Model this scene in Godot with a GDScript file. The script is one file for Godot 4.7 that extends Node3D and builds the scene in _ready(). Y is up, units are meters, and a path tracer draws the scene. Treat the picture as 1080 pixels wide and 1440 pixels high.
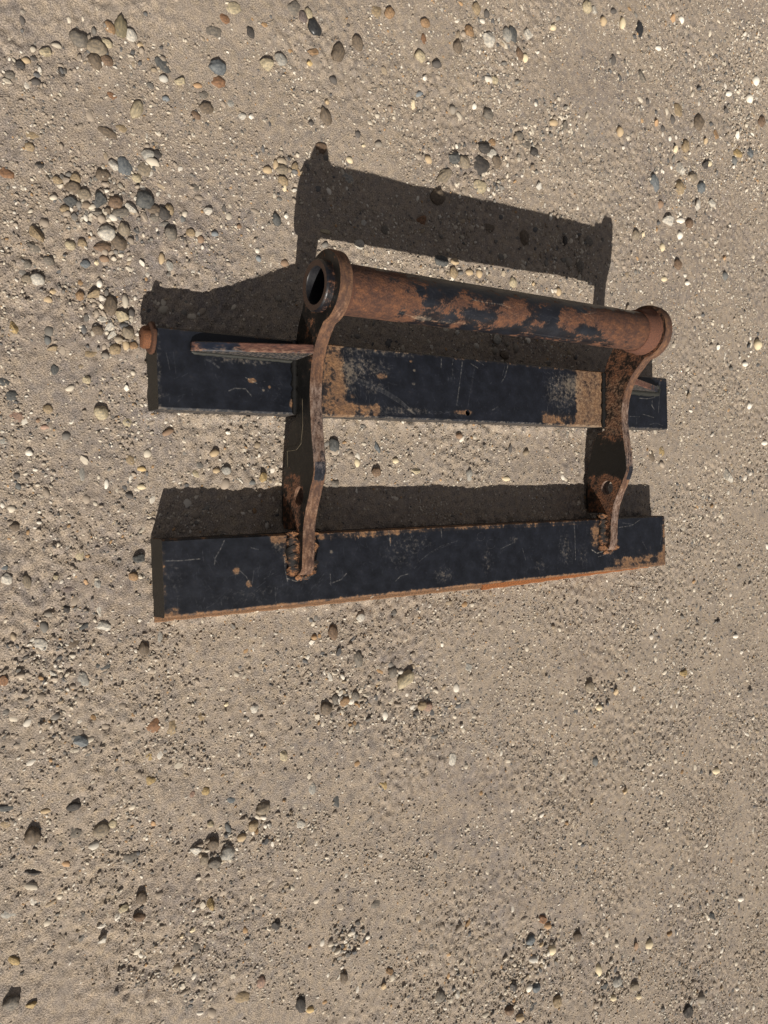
extends Node3D
# A rusty black lifting bracket (two box beams, two side plates, a hollow cross tube) lying on a sunlit gravel yard, seen from above with the camera turned on its side.

const TURN := 0.036
const ORIGIN := Vector3(-0.0792, 0.012, -1.0399)
var n_fine: PackedByteArray
var n_mid: PackedByteArray
var h_low := FastNoiseLite.new()
var h_mid := FastNoiseLite.new()
var h_small := FastNoiseLite.new()
var h_pit := FastNoiseLite.new()
var patchy := FastNoiseLite.new()
var bracket: Node3D
var stone_meshes := {}
var stone_mats := {}
var names := {}
var clusters := []
var extra := []

# ---------------------------------------------------------------- helpers
class MB:
	var v := PackedVector3Array()
	var n := PackedVector3Array()
	var uv := PackedVector2Array()
	var idx := PackedInt32Array()
	func vert(p: Vector3, nn: Vector3, t := Vector2.ZERO) -> int:
		v.append(p); n.append(nn); uv.append(t)
		return v.size() - 1
	func tri_i(a: int, b: int, c: int) -> void:
		var g := (v[b] - v[a]).cross(v[c] - v[a])
		if g.dot(n[a] + n[b] + n[c]) > 0.0:
			idx.append(a); idx.append(c); idx.append(b)
		else:
			idx.append(a); idx.append(b); idx.append(c)
	func quad_i(a: int, b: int, c: int, d: int) -> void:
		tri_i(a, b, c); tri_i(a, c, d)
	func quad(a: Vector3, b: Vector3, c: Vector3, d: Vector3, inside: Vector3, ta := Vector2.ZERO, tb := Vector2.ZERO, tc := Vector2.ZERO, td := Vector2.ZERO) -> void:
		var g := (c - a).cross(d - b).normalized()
		if g.dot((a + b + c + d) * 0.25 - inside) < 0.0:
			g = -g
		quad_i(vert(a, g, ta), vert(b, g, tb), vert(c, g, tc), vert(d, g, td))
	func surface(mesh: ArrayMesh, mat: Material) -> void:
		if idx.is_empty():
			return
		var arr := []
		arr.resize(Mesh.ARRAY_MAX)
		arr[Mesh.ARRAY_VERTEX] = v
		arr[Mesh.ARRAY_NORMAL] = n
		arr[Mesh.ARRAY_TEX_UV] = uv
		arr[Mesh.ARRAY_INDEX] = idx
		mesh.add_surface_from_arrays(Mesh.PRIMITIVE_TRIANGLES, arr)
		mesh.surface_set_material(mesh.get_surface_count() - 1, mat)

# A sheet of paint worn down to rust, dust and bare scratches; u and v run 0..1.
class Paint:
	var w: int
	var h: int
	var m := PackedFloat32Array()   # rust, dust, bare, gloss-black paint
	var fine: PackedByteArray
	var mid: PackedByteArray
	func _init(w_: int, h_: int, f: PackedByteArray, md: PackedByteArray) -> void:
		w = w_; h = h_; fine = f; mid = md
		m.resize(w * h * 3)
	func fill(k: int, amount: float) -> void:
		for i in w * h:
			m[i * 3 + k] += amount
	func box(k: int, u0: float, v0: float, u1: float, v1: float, soft: float, amount: float) -> void:
		var s := soft * w
		var x0 := u0 * w
		var x1 := u1 * w
		var y0 := v0 * h
		var y1 := v1 * h
		for y in range(maxi(0, int(y0 - s)), mini(h, int(y1 + s) + 1)):
			for x in range(maxi(0, int(x0 - s)), mini(w, int(x1 + s) + 1)):
				var dx := maxf(maxf(x0 - x, x - x1), 0.0)
				var dy := maxf(maxf(y0 - y, y - y1), 0.0)
				var f := clampf(1.0 - sqrt(dx * dx + dy * dy) / maxf(s, 0.5), 0.0, 1.0)
				m[(y * w + x) * 3 + k] += amount * f
	func blob(k: int, u: float, v: float, ru: float, rv: float, amount: float) -> void:
		for y in range(maxi(0, int((v - rv) * h)), mini(h, int((v + rv) * h) + 2)):
			for x in range(maxi(0, int((u - ru) * w)), mini(w, int((u + ru) * w) + 2)):
				var a := (float(x) / w - u) / ru
				var b := (float(y) / h - v) / rv
				var f := clampf(1.6 * (1.0 - sqrt(a * a + b * b)), 0.0, 1.0)
				m[(y * w + x) * 3 + k] += amount * f
	func line(k: int, u0: float, v0: float, u1: float, v1: float, width: float, amount: float) -> void:
		var a := Vector2(u0 * w, v0 * h)
		var b := Vector2(u1 * w, v1 * h)
		var r := width + 1.0
		for y in range(maxi(0, int(minf(a.y, b.y) - r)), mini(h, int(maxf(a.y, b.y) + r) + 1)):
			for x in range(maxi(0, int(minf(a.x, b.x) - r)), mini(w, int(maxf(a.x, b.x) + r) + 1)):
				var p := Vector2(x, y)
				var q := Geometry2D.get_closest_point_to_segment(p, a, b)
				var wob := 0.55 + 0.9 * fine[((y * 3) & 511) * 512 + ((x * 3) & 511)] / 255.0
				var f := clampf(width * wob + 0.5 - p.distance_to(q), 0.0, 1.0)
				var i := (y * w + x) * 3 + k
				m[i] = maxf(m[i], amount * f)
	func scuffs(count: int, u0: float, v0: float, u1: float, v1: float, length: float, angle: float, spread: float, amount: float, sd: int) -> void:
		var r := RandomNumberGenerator.new()
		r.seed = sd
		for i in count:
			var u := r.randf_range(u0, u1)
			var v := r.randf_range(v0, v1)
			var a := angle + r.randf_range(-spread, spread)
			var l := length * r.randf_range(0.3, 1.3)
			line(2, u, v, u + cos(a) * l / w, v + sin(a) * l / h, r.randf_range(0.2, 0.6), amount * r.randf_range(0.4, 1.0))
	func bake(at: int, paint: Color, rust_a: Color, rust_b: Color, dust_c: Color, bare_c: Color, contrast := 1.0, rough_paint := 0.42, relief := 3.0, streak := 1.0) -> StandardMaterial3D:
		var px := PackedByteArray()
		px.resize(w * h * 3)
		var ro := PackedByteArray()
		ro.resize(w * h)
		var hi := PackedByteArray()
		hi.resize(w * h)
		var ox := (at * 137) & 511
		var oy := (at * 71) & 511
		for y in h:
			for x in w:
				var i := y * w + x
				var f := fine[((y + oy) & 511) * 512 + ((x + ox) & 511)] / 255.0 - 0.5
				var f2 := fine[((y * 2 + ox) & 511) * 512 + ((x * 2 + oy) & 511)] / 255.0 - 0.5
				var xs := int(x * streak)
				var g := mid[((y + oy) & 511) * 512 + ((xs + ox) & 511)] / 255.0 - 0.5
				var g2 := mid[((y * 3 + ox) & 511) * 512 + ((xs * 3 + oy) & 511)] / 255.0 - 0.5
				var r := smoothstep(0.38, 0.64, m[i * 3] + (g * 0.75 + g2 * 0.5 + f * 0.34 + f2 * 0.30) * contrast)
				var stain := smoothstep(0.12, 0.5, m[i * 3] + (g * 0.6 + g2 * 0.4 + f * 0.2) * contrast) * 0.6
				var dv := m[i * 3 + 1]
				var d := smoothstep(0.12, 0.95, dv + (g2 * 0.8 + f * 0.55 + f2 * 0.4) * minf(1.0, dv * 3.0 + 0.12)) * 0.66
				var s := clampf(m[i * 3 + 2] * (0.75 + f * 1.6), 0.0, 1.0)
				var k := 0.9 + 0.5 * g + 0.35 * f
				var c := Color(paint.r * k, paint.g * k, paint.b * k)
				var rc := rust_a.lerp(rust_b, clampf(0.38 + g2 * 1.0 + f * 0.4 + g * 0.9, 0.0, 1.0))
				var kk := 1.0 + 0.3 * f2 + 0.22 * f
				rc = Color(rc.r * kk, rc.g * kk, rc.b * kk)
				c = c.lerp(Color(rust_a.r * 0.7, rust_a.g * 0.72, rust_a.b * 0.75), stain)
				c = c.lerp(rc, r).lerp(dust_c, d).lerp(bare_c, s)
				px[i * 3] = clampi(int(c.r * 255.0), 0, 255)
				px[i * 3 + 1] = clampi(int(c.g * 255.0), 0, 255)
				px[i * 3 + 2] = clampi(int(c.b * 255.0), 0, 255)
				ro[i] = int(255.0 * clampf(lerpf(rough_paint + 0.2 * g, 0.88, maxf(r, d)) + 0.1 * s, 0.05, 1.0))
				hi[i] = clampi(int(150.0 + g2 * 22.0 + g * 30.0 + r * (f * 110.0 + f2 * 80.0 - 14.0) + d * f * 40.0 - s * 20.0), 0, 255)
		var mat := StandardMaterial3D.new()
		var im := Image.create_from_data(w, h, false, Image.FORMAT_RGB8, px)
		im.generate_mipmaps()
		mat.albedo_texture = ImageTexture.create_from_image(im)
		mat.roughness = 1.0
		mat.roughness_texture = ImageTexture.create_from_image(Image.create_from_data(w, h, false, Image.FORMAT_L8, ro))
		var b := Image.create_from_data(w, h, false, Image.FORMAT_L8, hi)
		b.convert(Image.FORMAT_RGBA8)
		b.bump_map_to_normal_map(relief)
		mat.normal_enabled = true
		mat.normal_texture = ImageTexture.create_from_image(b)
		mat.normal_scale = 0.8
		return mat

func rgb(r: int, g: int, b: int) -> Color:
	return Color(r / 255.0, g / 255.0, b / 255.0)

func noise_bytes(freq: float, sd: int, oct: int, size := 512) -> PackedByteArray:
	var f := FastNoiseLite.new()
	f.seed = sd
	f.noise_type = FastNoiseLite.TYPE_SIMPLEX_SMOOTH
	f.frequency = freq
	f.fractal_octaves = oct
	var im := f.get_seamless_image(size, size)
	im.convert(Image.FORMAT_L8)
	return im.get_data()

func numbered(called: String) -> String:
	names[called] = names.get(called, -1) + 1
	return called if names[called] == 0 else "%s_%03d" % [called, names[called]]

func part(called: String, mesh: Mesh, parent: Node3D) -> MeshInstance3D:
	var o := MeshInstance3D.new()
	o.name = called
	o.mesh = mesh
	parent.add_child(o, true)
	return o

func tag(o: Node3D, label: String, category: String, group := "", kind := "") -> void:
	if label: o.set_meta("label", label)
	if category: o.set_meta("category", category)
	if group: o.set_meta("group", group)
	if kind: o.set_meta("kind", kind)

func one(mb: MB, mat: Material) -> ArrayMesh:
	var m := ArrayMesh.new()
	mb.surface(m, mat)
	return m

func plain(c: Color, rough: float, tex: Texture2D = null, scale := 8.0) -> StandardMaterial3D:
	var m := StandardMaterial3D.new()
	m.albedo_color = c
	m.roughness = rough
	if tex:
		m.albedo_texture = tex
		m.uv1_triplanar = true
		m.uv1_scale = Vector3(scale, scale, scale)
	return m

# ---------------------------------------------------------------- ground relief
func hump(x: float, z: float) -> float:
	var a := h_low.get_noise_2d(x, z)
	var b := h_mid.get_noise_2d(x, z)
	return 0.006 * a + 0.0030 * b - 0.0015

func ground_y(x: float, z: float) -> float:
	var c := h_small.get_noise_2d(x, z)
	var d := h_pit.get_noise_2d(x, z)
	var p := clampf(0.5 + patchy.get_noise_2d(x, z) * 1.5, 0.15, 1.0)
	return hump(x, z) + p * (0.0034 * c + 0.0040 * minf(d, 0.15)) + bank(x, z)

# dirt pushed up along the feet of the beams
func bank(x: float, z: float) -> float:
	if x < -0.42 or x > 0.26 or z > -0.3 or z < -1.8:
		return 0.0
	var q := Vector2(x - ORIGIN.x, z - ORIGIN.z).rotated(TURN)
	var best := 1.0
	for r in [[-0.246, -0.115], [0.105, 0.238]]:
		var d := Vector2(maxf(maxf(r[0] - q.x, q.x - r[1]), 0.0), maxf(maxf(-0.68 - q.y, q.y - 0.66), 0.0)).length()
		best = minf(best, d)
	return 0.009 * exp(-best * best / 0.00018) * clampf(0.5 + 1.3 * h_mid.get_noise_2d(x * 3.0, z * 3.0), 0.0, 1.0)

func axis_steps(lo: float, hi: float, step: float, far: float) -> PackedFloat32Array:
	var out := PackedFloat32Array()
	var s := step
	var p := lo
	var left := []
	while p > -far:
		s *= 1.35
		p -= s
		left.append(p)
	left.reverse()
	for q in left: out.append(q)
	var n := int((hi - lo) / step)
	for i in n + 1: out.append(lo + i * step)
	s = step
	p = out[out.size() - 1]
	while p < far:
		s *= 1.35
		p += s
		out.append(p)
	return out

func build_ground() -> void:
	var xs := axis_steps(-1.75, 1.75, 0.0047, 40.0)
	var zs := axis_steps(-2.5, 0.1, 0.0047, 40.0)
	var nx := xs.size()
	var nz := zs.size()
	var v := PackedVector3Array(); v.resize(nx * nz)
	var uv := PackedVector2Array(); uv.resize(nx * nz)
	var col := PackedColorArray(); col.resize(nx * nz)
	var nor := PackedVector3Array(); nor.resize(nx * nz)
	for j in nz:
		for i in nx:
			var x := xs[i]
			var z := zs[j]
			var k := j * nx + i
			v[k] = Vector3(x, ground_y(x, z), z)
			uv[k] = Vector2(x + 0.05 * z, z - 0.05 * x) / 0.62
			var t := patchy.get_noise_2d(x * 0.6 + 9.0, z * 0.6)
			var t2 := h_mid.get_noise_2d(x * 1.7 + 31.0, z * 1.7)
			var t3 := h_small.get_noise_2d(x + 7.0, z - 3.0)
			var t4 := h_pit.get_noise_2d(x * 0.8 - 5.0, z * 0.8 + 2.0)
			var t5 := h_low.get_noise_2d(x * 1.9 - 40.0, z * 1.9 + 12.0)
			var a := 1.0 + 0.20 * t + 0.16 * t2 + 0.22 * t3 + 0.18 * t4 + 0.09 * t5
			col[k] = Color(a * (1.0 + 0.03 * t2 + 0.03 * t5), a, a * (1.0 - 0.07 * t2 - 0.05 * t - 0.07 * t5))
	for j in nz:
		for i in nx:
			var i0 := maxi(i - 1, 0); var i1 := mini(i + 1, nx - 1)
			var j0 := maxi(j - 1, 0); var j1 := mini(j + 1, nz - 1)
			var dx := v[j * nx + i1] - v[j * nx + i0]
			var dz := v[j1 * nx + i] - v[j0 * nx + i]
			nor[j * nx + i] = dz.cross(dx).normalized()
	var idx := PackedInt32Array(); idx.resize((nx - 1) * (nz - 1) * 6)
	var q := 0
	for j in nz - 1:
		for i in nx - 1:
			var a := j * nx + i
			idx[q] = a; idx[q + 1] = a + 1; idx[q + 2] = a + nx + 1
			idx[q + 3] = a; idx[q + 4] = a + nx + 1; idx[q + 5] = a + nx
			q += 6
	var arr := []
	arr.resize(Mesh.ARRAY_MAX)
	arr[Mesh.ARRAY_VERTEX] = v
	arr[Mesh.ARRAY_NORMAL] = nor
	arr[Mesh.ARRAY_TEX_UV] = uv
	arr[Mesh.ARRAY_COLOR] = col
	arr[Mesh.ARRAY_INDEX] = idx
	var mesh := ArrayMesh.new()
	mesh.add_surface_from_arrays(Mesh.PRIMITIVE_TRIANGLES, arr)
	mesh.surface_set_material(0, dirt_material())
	var o := part("ground", mesh, self)
	tag(o, "dry compacted grey brown dirt yard with bedded gravel", "", "", "structure")

func dirt_material() -> StandardMaterial3D:
	var size := 1024
	var a := noise_bytes(0.16, 5, 3, size)
	var b := noise_bytes(0.03, 6, 3, size)
	var c := noise_bytes(0.42, 8, 1, size)
	var px := PackedByteArray(); px.resize(size * size * 3)
	var hi := PackedByteArray(); hi.resize(size * size)
	for i in size * size:
		var f := a[i] / 255.0 - 0.5
		var g := b[i] / 255.0 - 0.5
		var e := c[i] / 255.0 - 0.5
		var k := 1.0 + 0.44 * f + 0.20 * g + 0.24 * e
		var r := 150.0 * k
		var gg := 137.5 * k * (1.0 - 0.03 * g)
		var bb := 124.0 * k * (1.0 - 0.10 * g)
		if e > 0.36:
			var q := (e - 0.36) * 3.5
			r += 80.0 * q; gg += 80.0 * q; bb += 76.0 * q
		elif e < -0.37:
			r *= 0.62; gg *= 0.63; bb *= 0.66
		px[i * 3] = clampi(int(r), 0, 255)
		px[i * 3 + 1] = clampi(int(gg), 0, 255)
		px[i * 3 + 2] = clampi(int(bb), 0, 255)
		hi[i] = clampi(int(128.0 + 110.0 * f + 60.0 * e), 0, 255)
	var m := StandardMaterial3D.new()
	m.albedo_texture = ImageTexture.create_from_image(Image.create_from_data(size, size, false, Image.FORMAT_RGB8, px))
	m.vertex_color_use_as_albedo = true
	m.roughness = 0.95
	m.metallic_specular = 0.2
	var n := Image.create_from_data(size, size, false, Image.FORMAT_L8, hi)
	n.convert(Image.FORMAT_RGBA8)
	n.bump_map_to_normal_map(4.0)
	m.normal_enabled = true
	m.normal_texture = ImageTexture.create_from_image(n)
	m.normal_scale = 0.8
	return m

# ---------------------------------------------------------------- stones
func ico(levels: int) -> Array:
	var t := (1.0 + sqrt(5.0)) / 2.0
	var p := []
	for q in [Vector3(-1, t, 0), Vector3(1, t, 0), Vector3(-1, -t, 0), Vector3(1, -t, 0), Vector3(0, -1, t), Vector3(0, 1, t), Vector3(0, -1, -t), Vector3(0, 1, -t), Vector3(t, 0, -1), Vector3(t, 0, 1), Vector3(-t, 0, -1), Vector3(-t, 0, 1)]:
		p.append(q.normalized())
	var f := [[0, 11, 5], [0, 5, 1], [0, 1, 7], [0, 7, 10], [0, 10, 11], [1, 5, 9], [5, 11, 4], [11, 10, 2], [10, 7, 6], [7, 1, 8], [3, 9, 4], [3, 4, 2], [3, 2, 6], [3, 6, 8], [3, 8, 9], [4, 9, 5], [2, 4, 11], [6, 2, 10], [8, 6, 7], [9, 8, 1]]
	for l in levels:
		var seen := {}
		var g := []
		for tri in f:
			var m := []
			for e in 3:
				var a: int = tri[e]
				var b: int = tri[(e + 1) % 3]
				var key := Vector2i(mini(a, b), maxi(a, b))
				if not seen.has(key):
					seen[key] = p.size()
					p.append(((p[a] + p[b]) * 0.5).normalized())
				m.append(seen[key])
			g.append([tri[0], m[0], m[2]]); g.append([tri[1], m[1], m[0]]); g.append([tri[2], m[2], m[1]]); g.append([m[0], m[1], m[2]])
		f = g
	return [p, f]

# unit stone: half-sizes 1; rounded by flowing water, or broken along planes
func stone_mesh(kind: String, sd: int, levels: int) -> ArrayMesh:
	var r := RandomNumberGenerator.new()
	r.seed = sd
	var nz := FastNoiseLite.new()
	nz.seed = sd
	nz.frequency = 0.55
	nz.fractal_octaves = 2
	var src := ico(levels)
	var p: Array = src[0]
	var pts := []
	var planes := []
	var cuts := 6 if kind == "r" else (13 if kind == "a" else 5)
	for i in cuts:
		var d := Vector3(r.randfn(), r.randfn() * 0.8, r.randfn()).normalized()
		planes.append([d, r.randf_range(0.78, 0.95) if kind != "a" else r.randf_range(0.5, 0.84)])
	for q in p:
		var rad := 1.0
		for pl in planes:
			var c: float = q.dot(pl[0])
			if c > 0.05:
				var lim: float = pl[1] / c
				if lim < rad:
					rad = lerpf(rad, lim, 0.75 if kind != "a" else 1.0)
		rad *= 1.0 + (0.24 if kind != "a" else 0.05) * nz.get_noise_3dv(q * 2.0) + (0.05 if kind != "a" else 0.025) * nz.get_noise_3dv(q * 7.0)
		pts.append(q * rad)
	var st := SurfaceTool.new()
	st.begin(Mesh.PRIMITIVE_TRIANGLES)
	st.set_smooth_group(4294967295 if kind == "a" else 0)
	for tri in src[1]:
		for e in [0, 2, 1]:
			st.add_vertex(pts[tri[e]])
	st.index()
	st.generate_normals()
	return st.commit()

const TONES := {
	"grey": Color(0.538, 0.506, 0.463),
	"tangrey": Color(0.617, 0.564, 0.489),
	"greybrown": Color(0.506, 0.450, 0.388),
	"cream": Color(0.793, 0.734, 0.613),
	"brown": Color(0.540, 0.451, 0.373),
	"orange": Color(0.672, 0.551, 0.424),
	"olive": Color(0.560, 0.517, 0.419),
	"white": Color(0.852, 0.822, 0.767),
	"tan": Color(0.688, 0.607, 0.489),
	"dark": Color(0.349, 0.330, 0.313),
	"slate": Color(0.408, 0.408, 0.398),
	"palegrey": Color(0.701, 0.682, 0.643),
	"bluegrey": Color(0.486, 0.502, 0.509),
	"rust": Color(0.609, 0.468, 0.361),
	"purplegrey": Color(0.519, 0.467, 0.444),
	"black": Color(0.251, 0.251, 0.254),
	"yellow": Color(0.746, 0.647, 0.468),
	"pink": Color(0.662, 0.551, 0.483),
}

func stone_material(tone: String) -> StandardMaterial3D:
	if not stone_mats.has(tone):
		if not stone_mats.has("tex"):
			var size := 256
			var a := noise_bytes(0.03, 21, 3, size)
			var b := noise_bytes(0.25, 22, 2, size)
			var px := PackedByteArray(); px.resize(size * size * 3)
			for i in size * size:
				var f := a[i] / 255.0 - 0.5
				var g := b[i] / 255.0 - 0.5
				var k := clampf(0.80 + 0.46 * f + 0.34 * g, 0.2, 1.0)
				px[i * 3] = int(255.0 * k)
				px[i * 3 + 1] = int(255.0 * clampf(k * (1.0 - 0.05 * f), 0.0, 1.0))
				px[i * 3 + 2] = int(255.0 * clampf(k * (1.0 - 0.14 * f), 0.0, 1.0))
			stone_mats["tex"] = ImageTexture.create_from_image(Image.create_from_data(size, size, false, Image.FORMAT_RGB8, px))
		var m := plain(TONES[tone], 0.72, stone_mats["tex"], 0.35)
		m.metallic_specular = 0.35
		if tone == "black":
			m.roughness = 0.3
		stone_mats[tone] = m
	return stone_mats[tone]

# p: one stone that can be picked out; g: one more of the small gravel at a seen place
func p(label: String, x: float, z: float, a: float, b: float, yaw: float, sit: float, tone: String, kind: String) -> void:
	var k: int = (int(names.get("pebble", 0)) + int(names.get("flint", 0)) * 2 + int(absf(x) * 997.0)) % 5
	var key := kind + str(k)
	if not stone_meshes.has(key):
		stone_meshes[key] = stone_mesh(kind, 40 + k * 7 + kind.unicode_at(0), 2)
	var o := MeshInstance3D.new()
	o.name = numbered("flint" if kind == "a" else "pebble")
	o.mesh = stone_meshes[key]
	o.set_surface_override_material(0, stone_material(tone))
	var c := minf(a, b) * (0.42 if kind == "f" else 0.66)
	var wob := sin(x * 91.0 + z * 57.0)
	var bas := Basis(Vector3.UP, yaw) * Basis(Vector3(1, 0, 0), 0.18 * wob) * Basis(Vector3(0, 0, 1), 0.14 * sin(x * 37.0 - z * 83.0))
	o.transform = Transform3D(bas.scaled_local(Vector3(a, c, b)), Vector3(x, hump(x, z) + c * (1.85 * sit - 0.98), z))
	add_child(o)
	tag(o, label, "stone", "stones bedded in the dirt yard")

func g(x: float, z: float, a: float, b: float, yaw: float, sit: float, tone: String) -> void:
	extra.append([x, z, a, b, yaw, sit, tone])

func scatter(called: String, mesh: ArrayMesh, list: Array, label: String) -> void:
	var mm := MultiMesh.new()
	mm.transform_format = MultiMesh.TRANSFORM_3D
	mm.use_colors = true
	mm.mesh = mesh
	mm.instance_count = list.size()
	for i in list.size():
		mm.set_instance_transform(i, list[i][0])
		mm.set_instance_color(i, list[i][1])
	var o := MultiMeshInstance3D.new()
	o.name = called
	o.multimesh = mm
	add_child(o, true)
	tag(o, label, "", "", "stuff")

func gravel_and_grit() -> void:
	var r := RandomNumberGenerator.new()
	r.seed = 4711
	var mat := StandardMaterial3D.new()
	mat.vertex_color_use_as_albedo = true
	mat.roughness = 0.8
	mat.metallic_specular = 0.3
	var kinds := [stone_mesh("r", 301, 1), stone_mesh("a", 302, 1), stone_mesh("a", 303, 1), stone_mesh("a", 305, 1)]
	for m in kinds:
		m.surface_set_material(0, mat)
	var lists := [[], [], [], []]
	var tones := TONES.keys()
	for e in extra:
		var c: Color = TONES[e[6]].srgb_to_linear()
		var hgt := minf(e[2], e[3]) * 0.8
		lists[0 if r.randf() < 0.6 else 1].append([Transform3D(Basis(Vector3.UP, e[4]).scaled_local(Vector3(e[2], hgt, e[3])), Vector3(e[0], hump(e[0], e[1]) + hgt * (2.0 * e[5] - 1.0), e[1])), c])
	# small gravel: loose in the clusters, bedded elsewhere
	for cl in clusters:
		for i in int(cl[3]):
			var ang := r.randf() * TAU
			var rad: float = cl[2] * sqrt(r.randf()) * (0.5 + 0.7 * r.randf())
			_bit(r, lists, cl[0] + cos(ang) * rad, cl[1] + sin(ang) * rad * 1.2, r.randf_range(0.0022, 0.0055) * (1.35 if r.randf() < 0.15 else 1.0), r.randf_range(0.4, 0.75), true)
	for i in 64000:
		var x := r.randf_range(-1.7, 1.7)
		var z := r.randf_range(-2.45, -0.08)
		var dens := 0.10 + 0.90 * smoothstep(-0.12, 0.5, patchy.get_noise_2d(x * 1.3 + 4.0, z * 1.3)) + (0.25 if z < -1.75 else 0.0)
		if r.randf() > dens:
			continue
		_bit(r, lists, x, z, 0.0020 + 0.0072 * pow(r.randf(), 2.3), r.randf_range(-0.08, 0.36) + (0.3 if r.randf() < 0.06 else 0.0), true)
	scatter("gravel", kinds[0], lists[0], "small rounded gravel bedded all over the dirt")
	scatter("gravel_001", kinds[1], lists[1], "small broken gravel bedded all over the dirt")
	scatter("gravel_002", kinds[2], lists[2], "small chipped gravel bedded all over the dirt")
	var fine := [[], [], [], []]
	for i in 420000:
		var x := r.randf_range(-1.7, 1.7)
		var z := r.randf_range(-2.45, -0.08)
		if absf(x) > 0.62 - z * 0.5:
			continue
		var dens := 0.25 + 0.75 * smoothstep(-0.3, 0.4, patchy.get_noise_2d(x * 2.1 - 3.0, z * 2.1 + 8.0))
		if r.randf() > dens:
			continue
		_bit(r, fine, x, z, 0.0008 + 0.0026 * pow(r.randf(), 2.0), r.randf_range(0.2, 0.75), false)
	var tiny := [stone_mesh("a", 311, 0), stone_mesh("r", 312, 0)]
	for m in tiny:
		m.surface_set_material(0, mat)
	scatter("grit", tiny[0], fine[0] + fine[1], "fine sharp grit on the dry dirt")
	scatter("grit_001", tiny[1], fine[2] + fine[3], "fine sandy grit on the dry dirt")

func _bit(r: RandomNumberGenerator, lists: Array, x: float, z: float, s: float, sit: float, coarse: bool) -> void:
	var t := r.randf()
	var c: Color
	var e := r.randf_range(0.8, 1.15)
	if t < (0.40 if coarse else 0.62): c = Color(0.309, 0.256, 0.201) * e
	elif t < (0.62 if coarse else 0.76): c = Color(0.50, 0.44, 0.35) * e
	elif t < (0.72 if coarse else 0.84): c = Color(0.58, 0.53, 0.45) * e
	elif t < (0.85 if coarse else 0.93): c = Color(0.18, 0.165, 0.145) * e
	elif t < (0.93 if coarse else 0.96): c = Color(0.12, 0.116, 0.112) * e
	elif t < 0.98: c = Color(0.32, 0.255, 0.18) * e
	else: c = Color(0.34, 0.22, 0.12) * e
	c.a = 1.0
	var sc := Vector3(s * r.randf_range(0.9, 1.5), s * r.randf_range(0.55, 0.95), s * r.randf_range(0.75, 1.1))
	var b := Basis(Vector3.UP, r.randf() * TAU) * Basis(Vector3(1, 0, 0), r.randf_range(-0.5, 0.5))
	var y := ground_y(x, z) if not coarse else hump(x, z)
	lists[r.randi() % (3 if coarse else 4)].append([Transform3D(b.scaled_local(sc), Vector3(x, y + sc.y * (2.0 * sit - 1.0), z)), c])

# ---------------------------------------------------------------- bracket
const RUST_A := Color(0.27, 0.17, 0.12)
const RUST_B := Color(0.46, 0.325, 0.22)
const RUST_BROWN := Color(0.34, 0.255, 0.195)
const RUST_ORANGE := Color(0.52, 0.385, 0.26)
const NAVY := Color(0.060, 0.076, 0.115)
const DUST := Color(0.52, 0.46, 0.385)
const BARE := Color(0.62, 0.585, 0.53)

func new_paint(w: int, h: int) -> Paint:
	return Paint.new(w, h, n_fine, n_mid)

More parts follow.
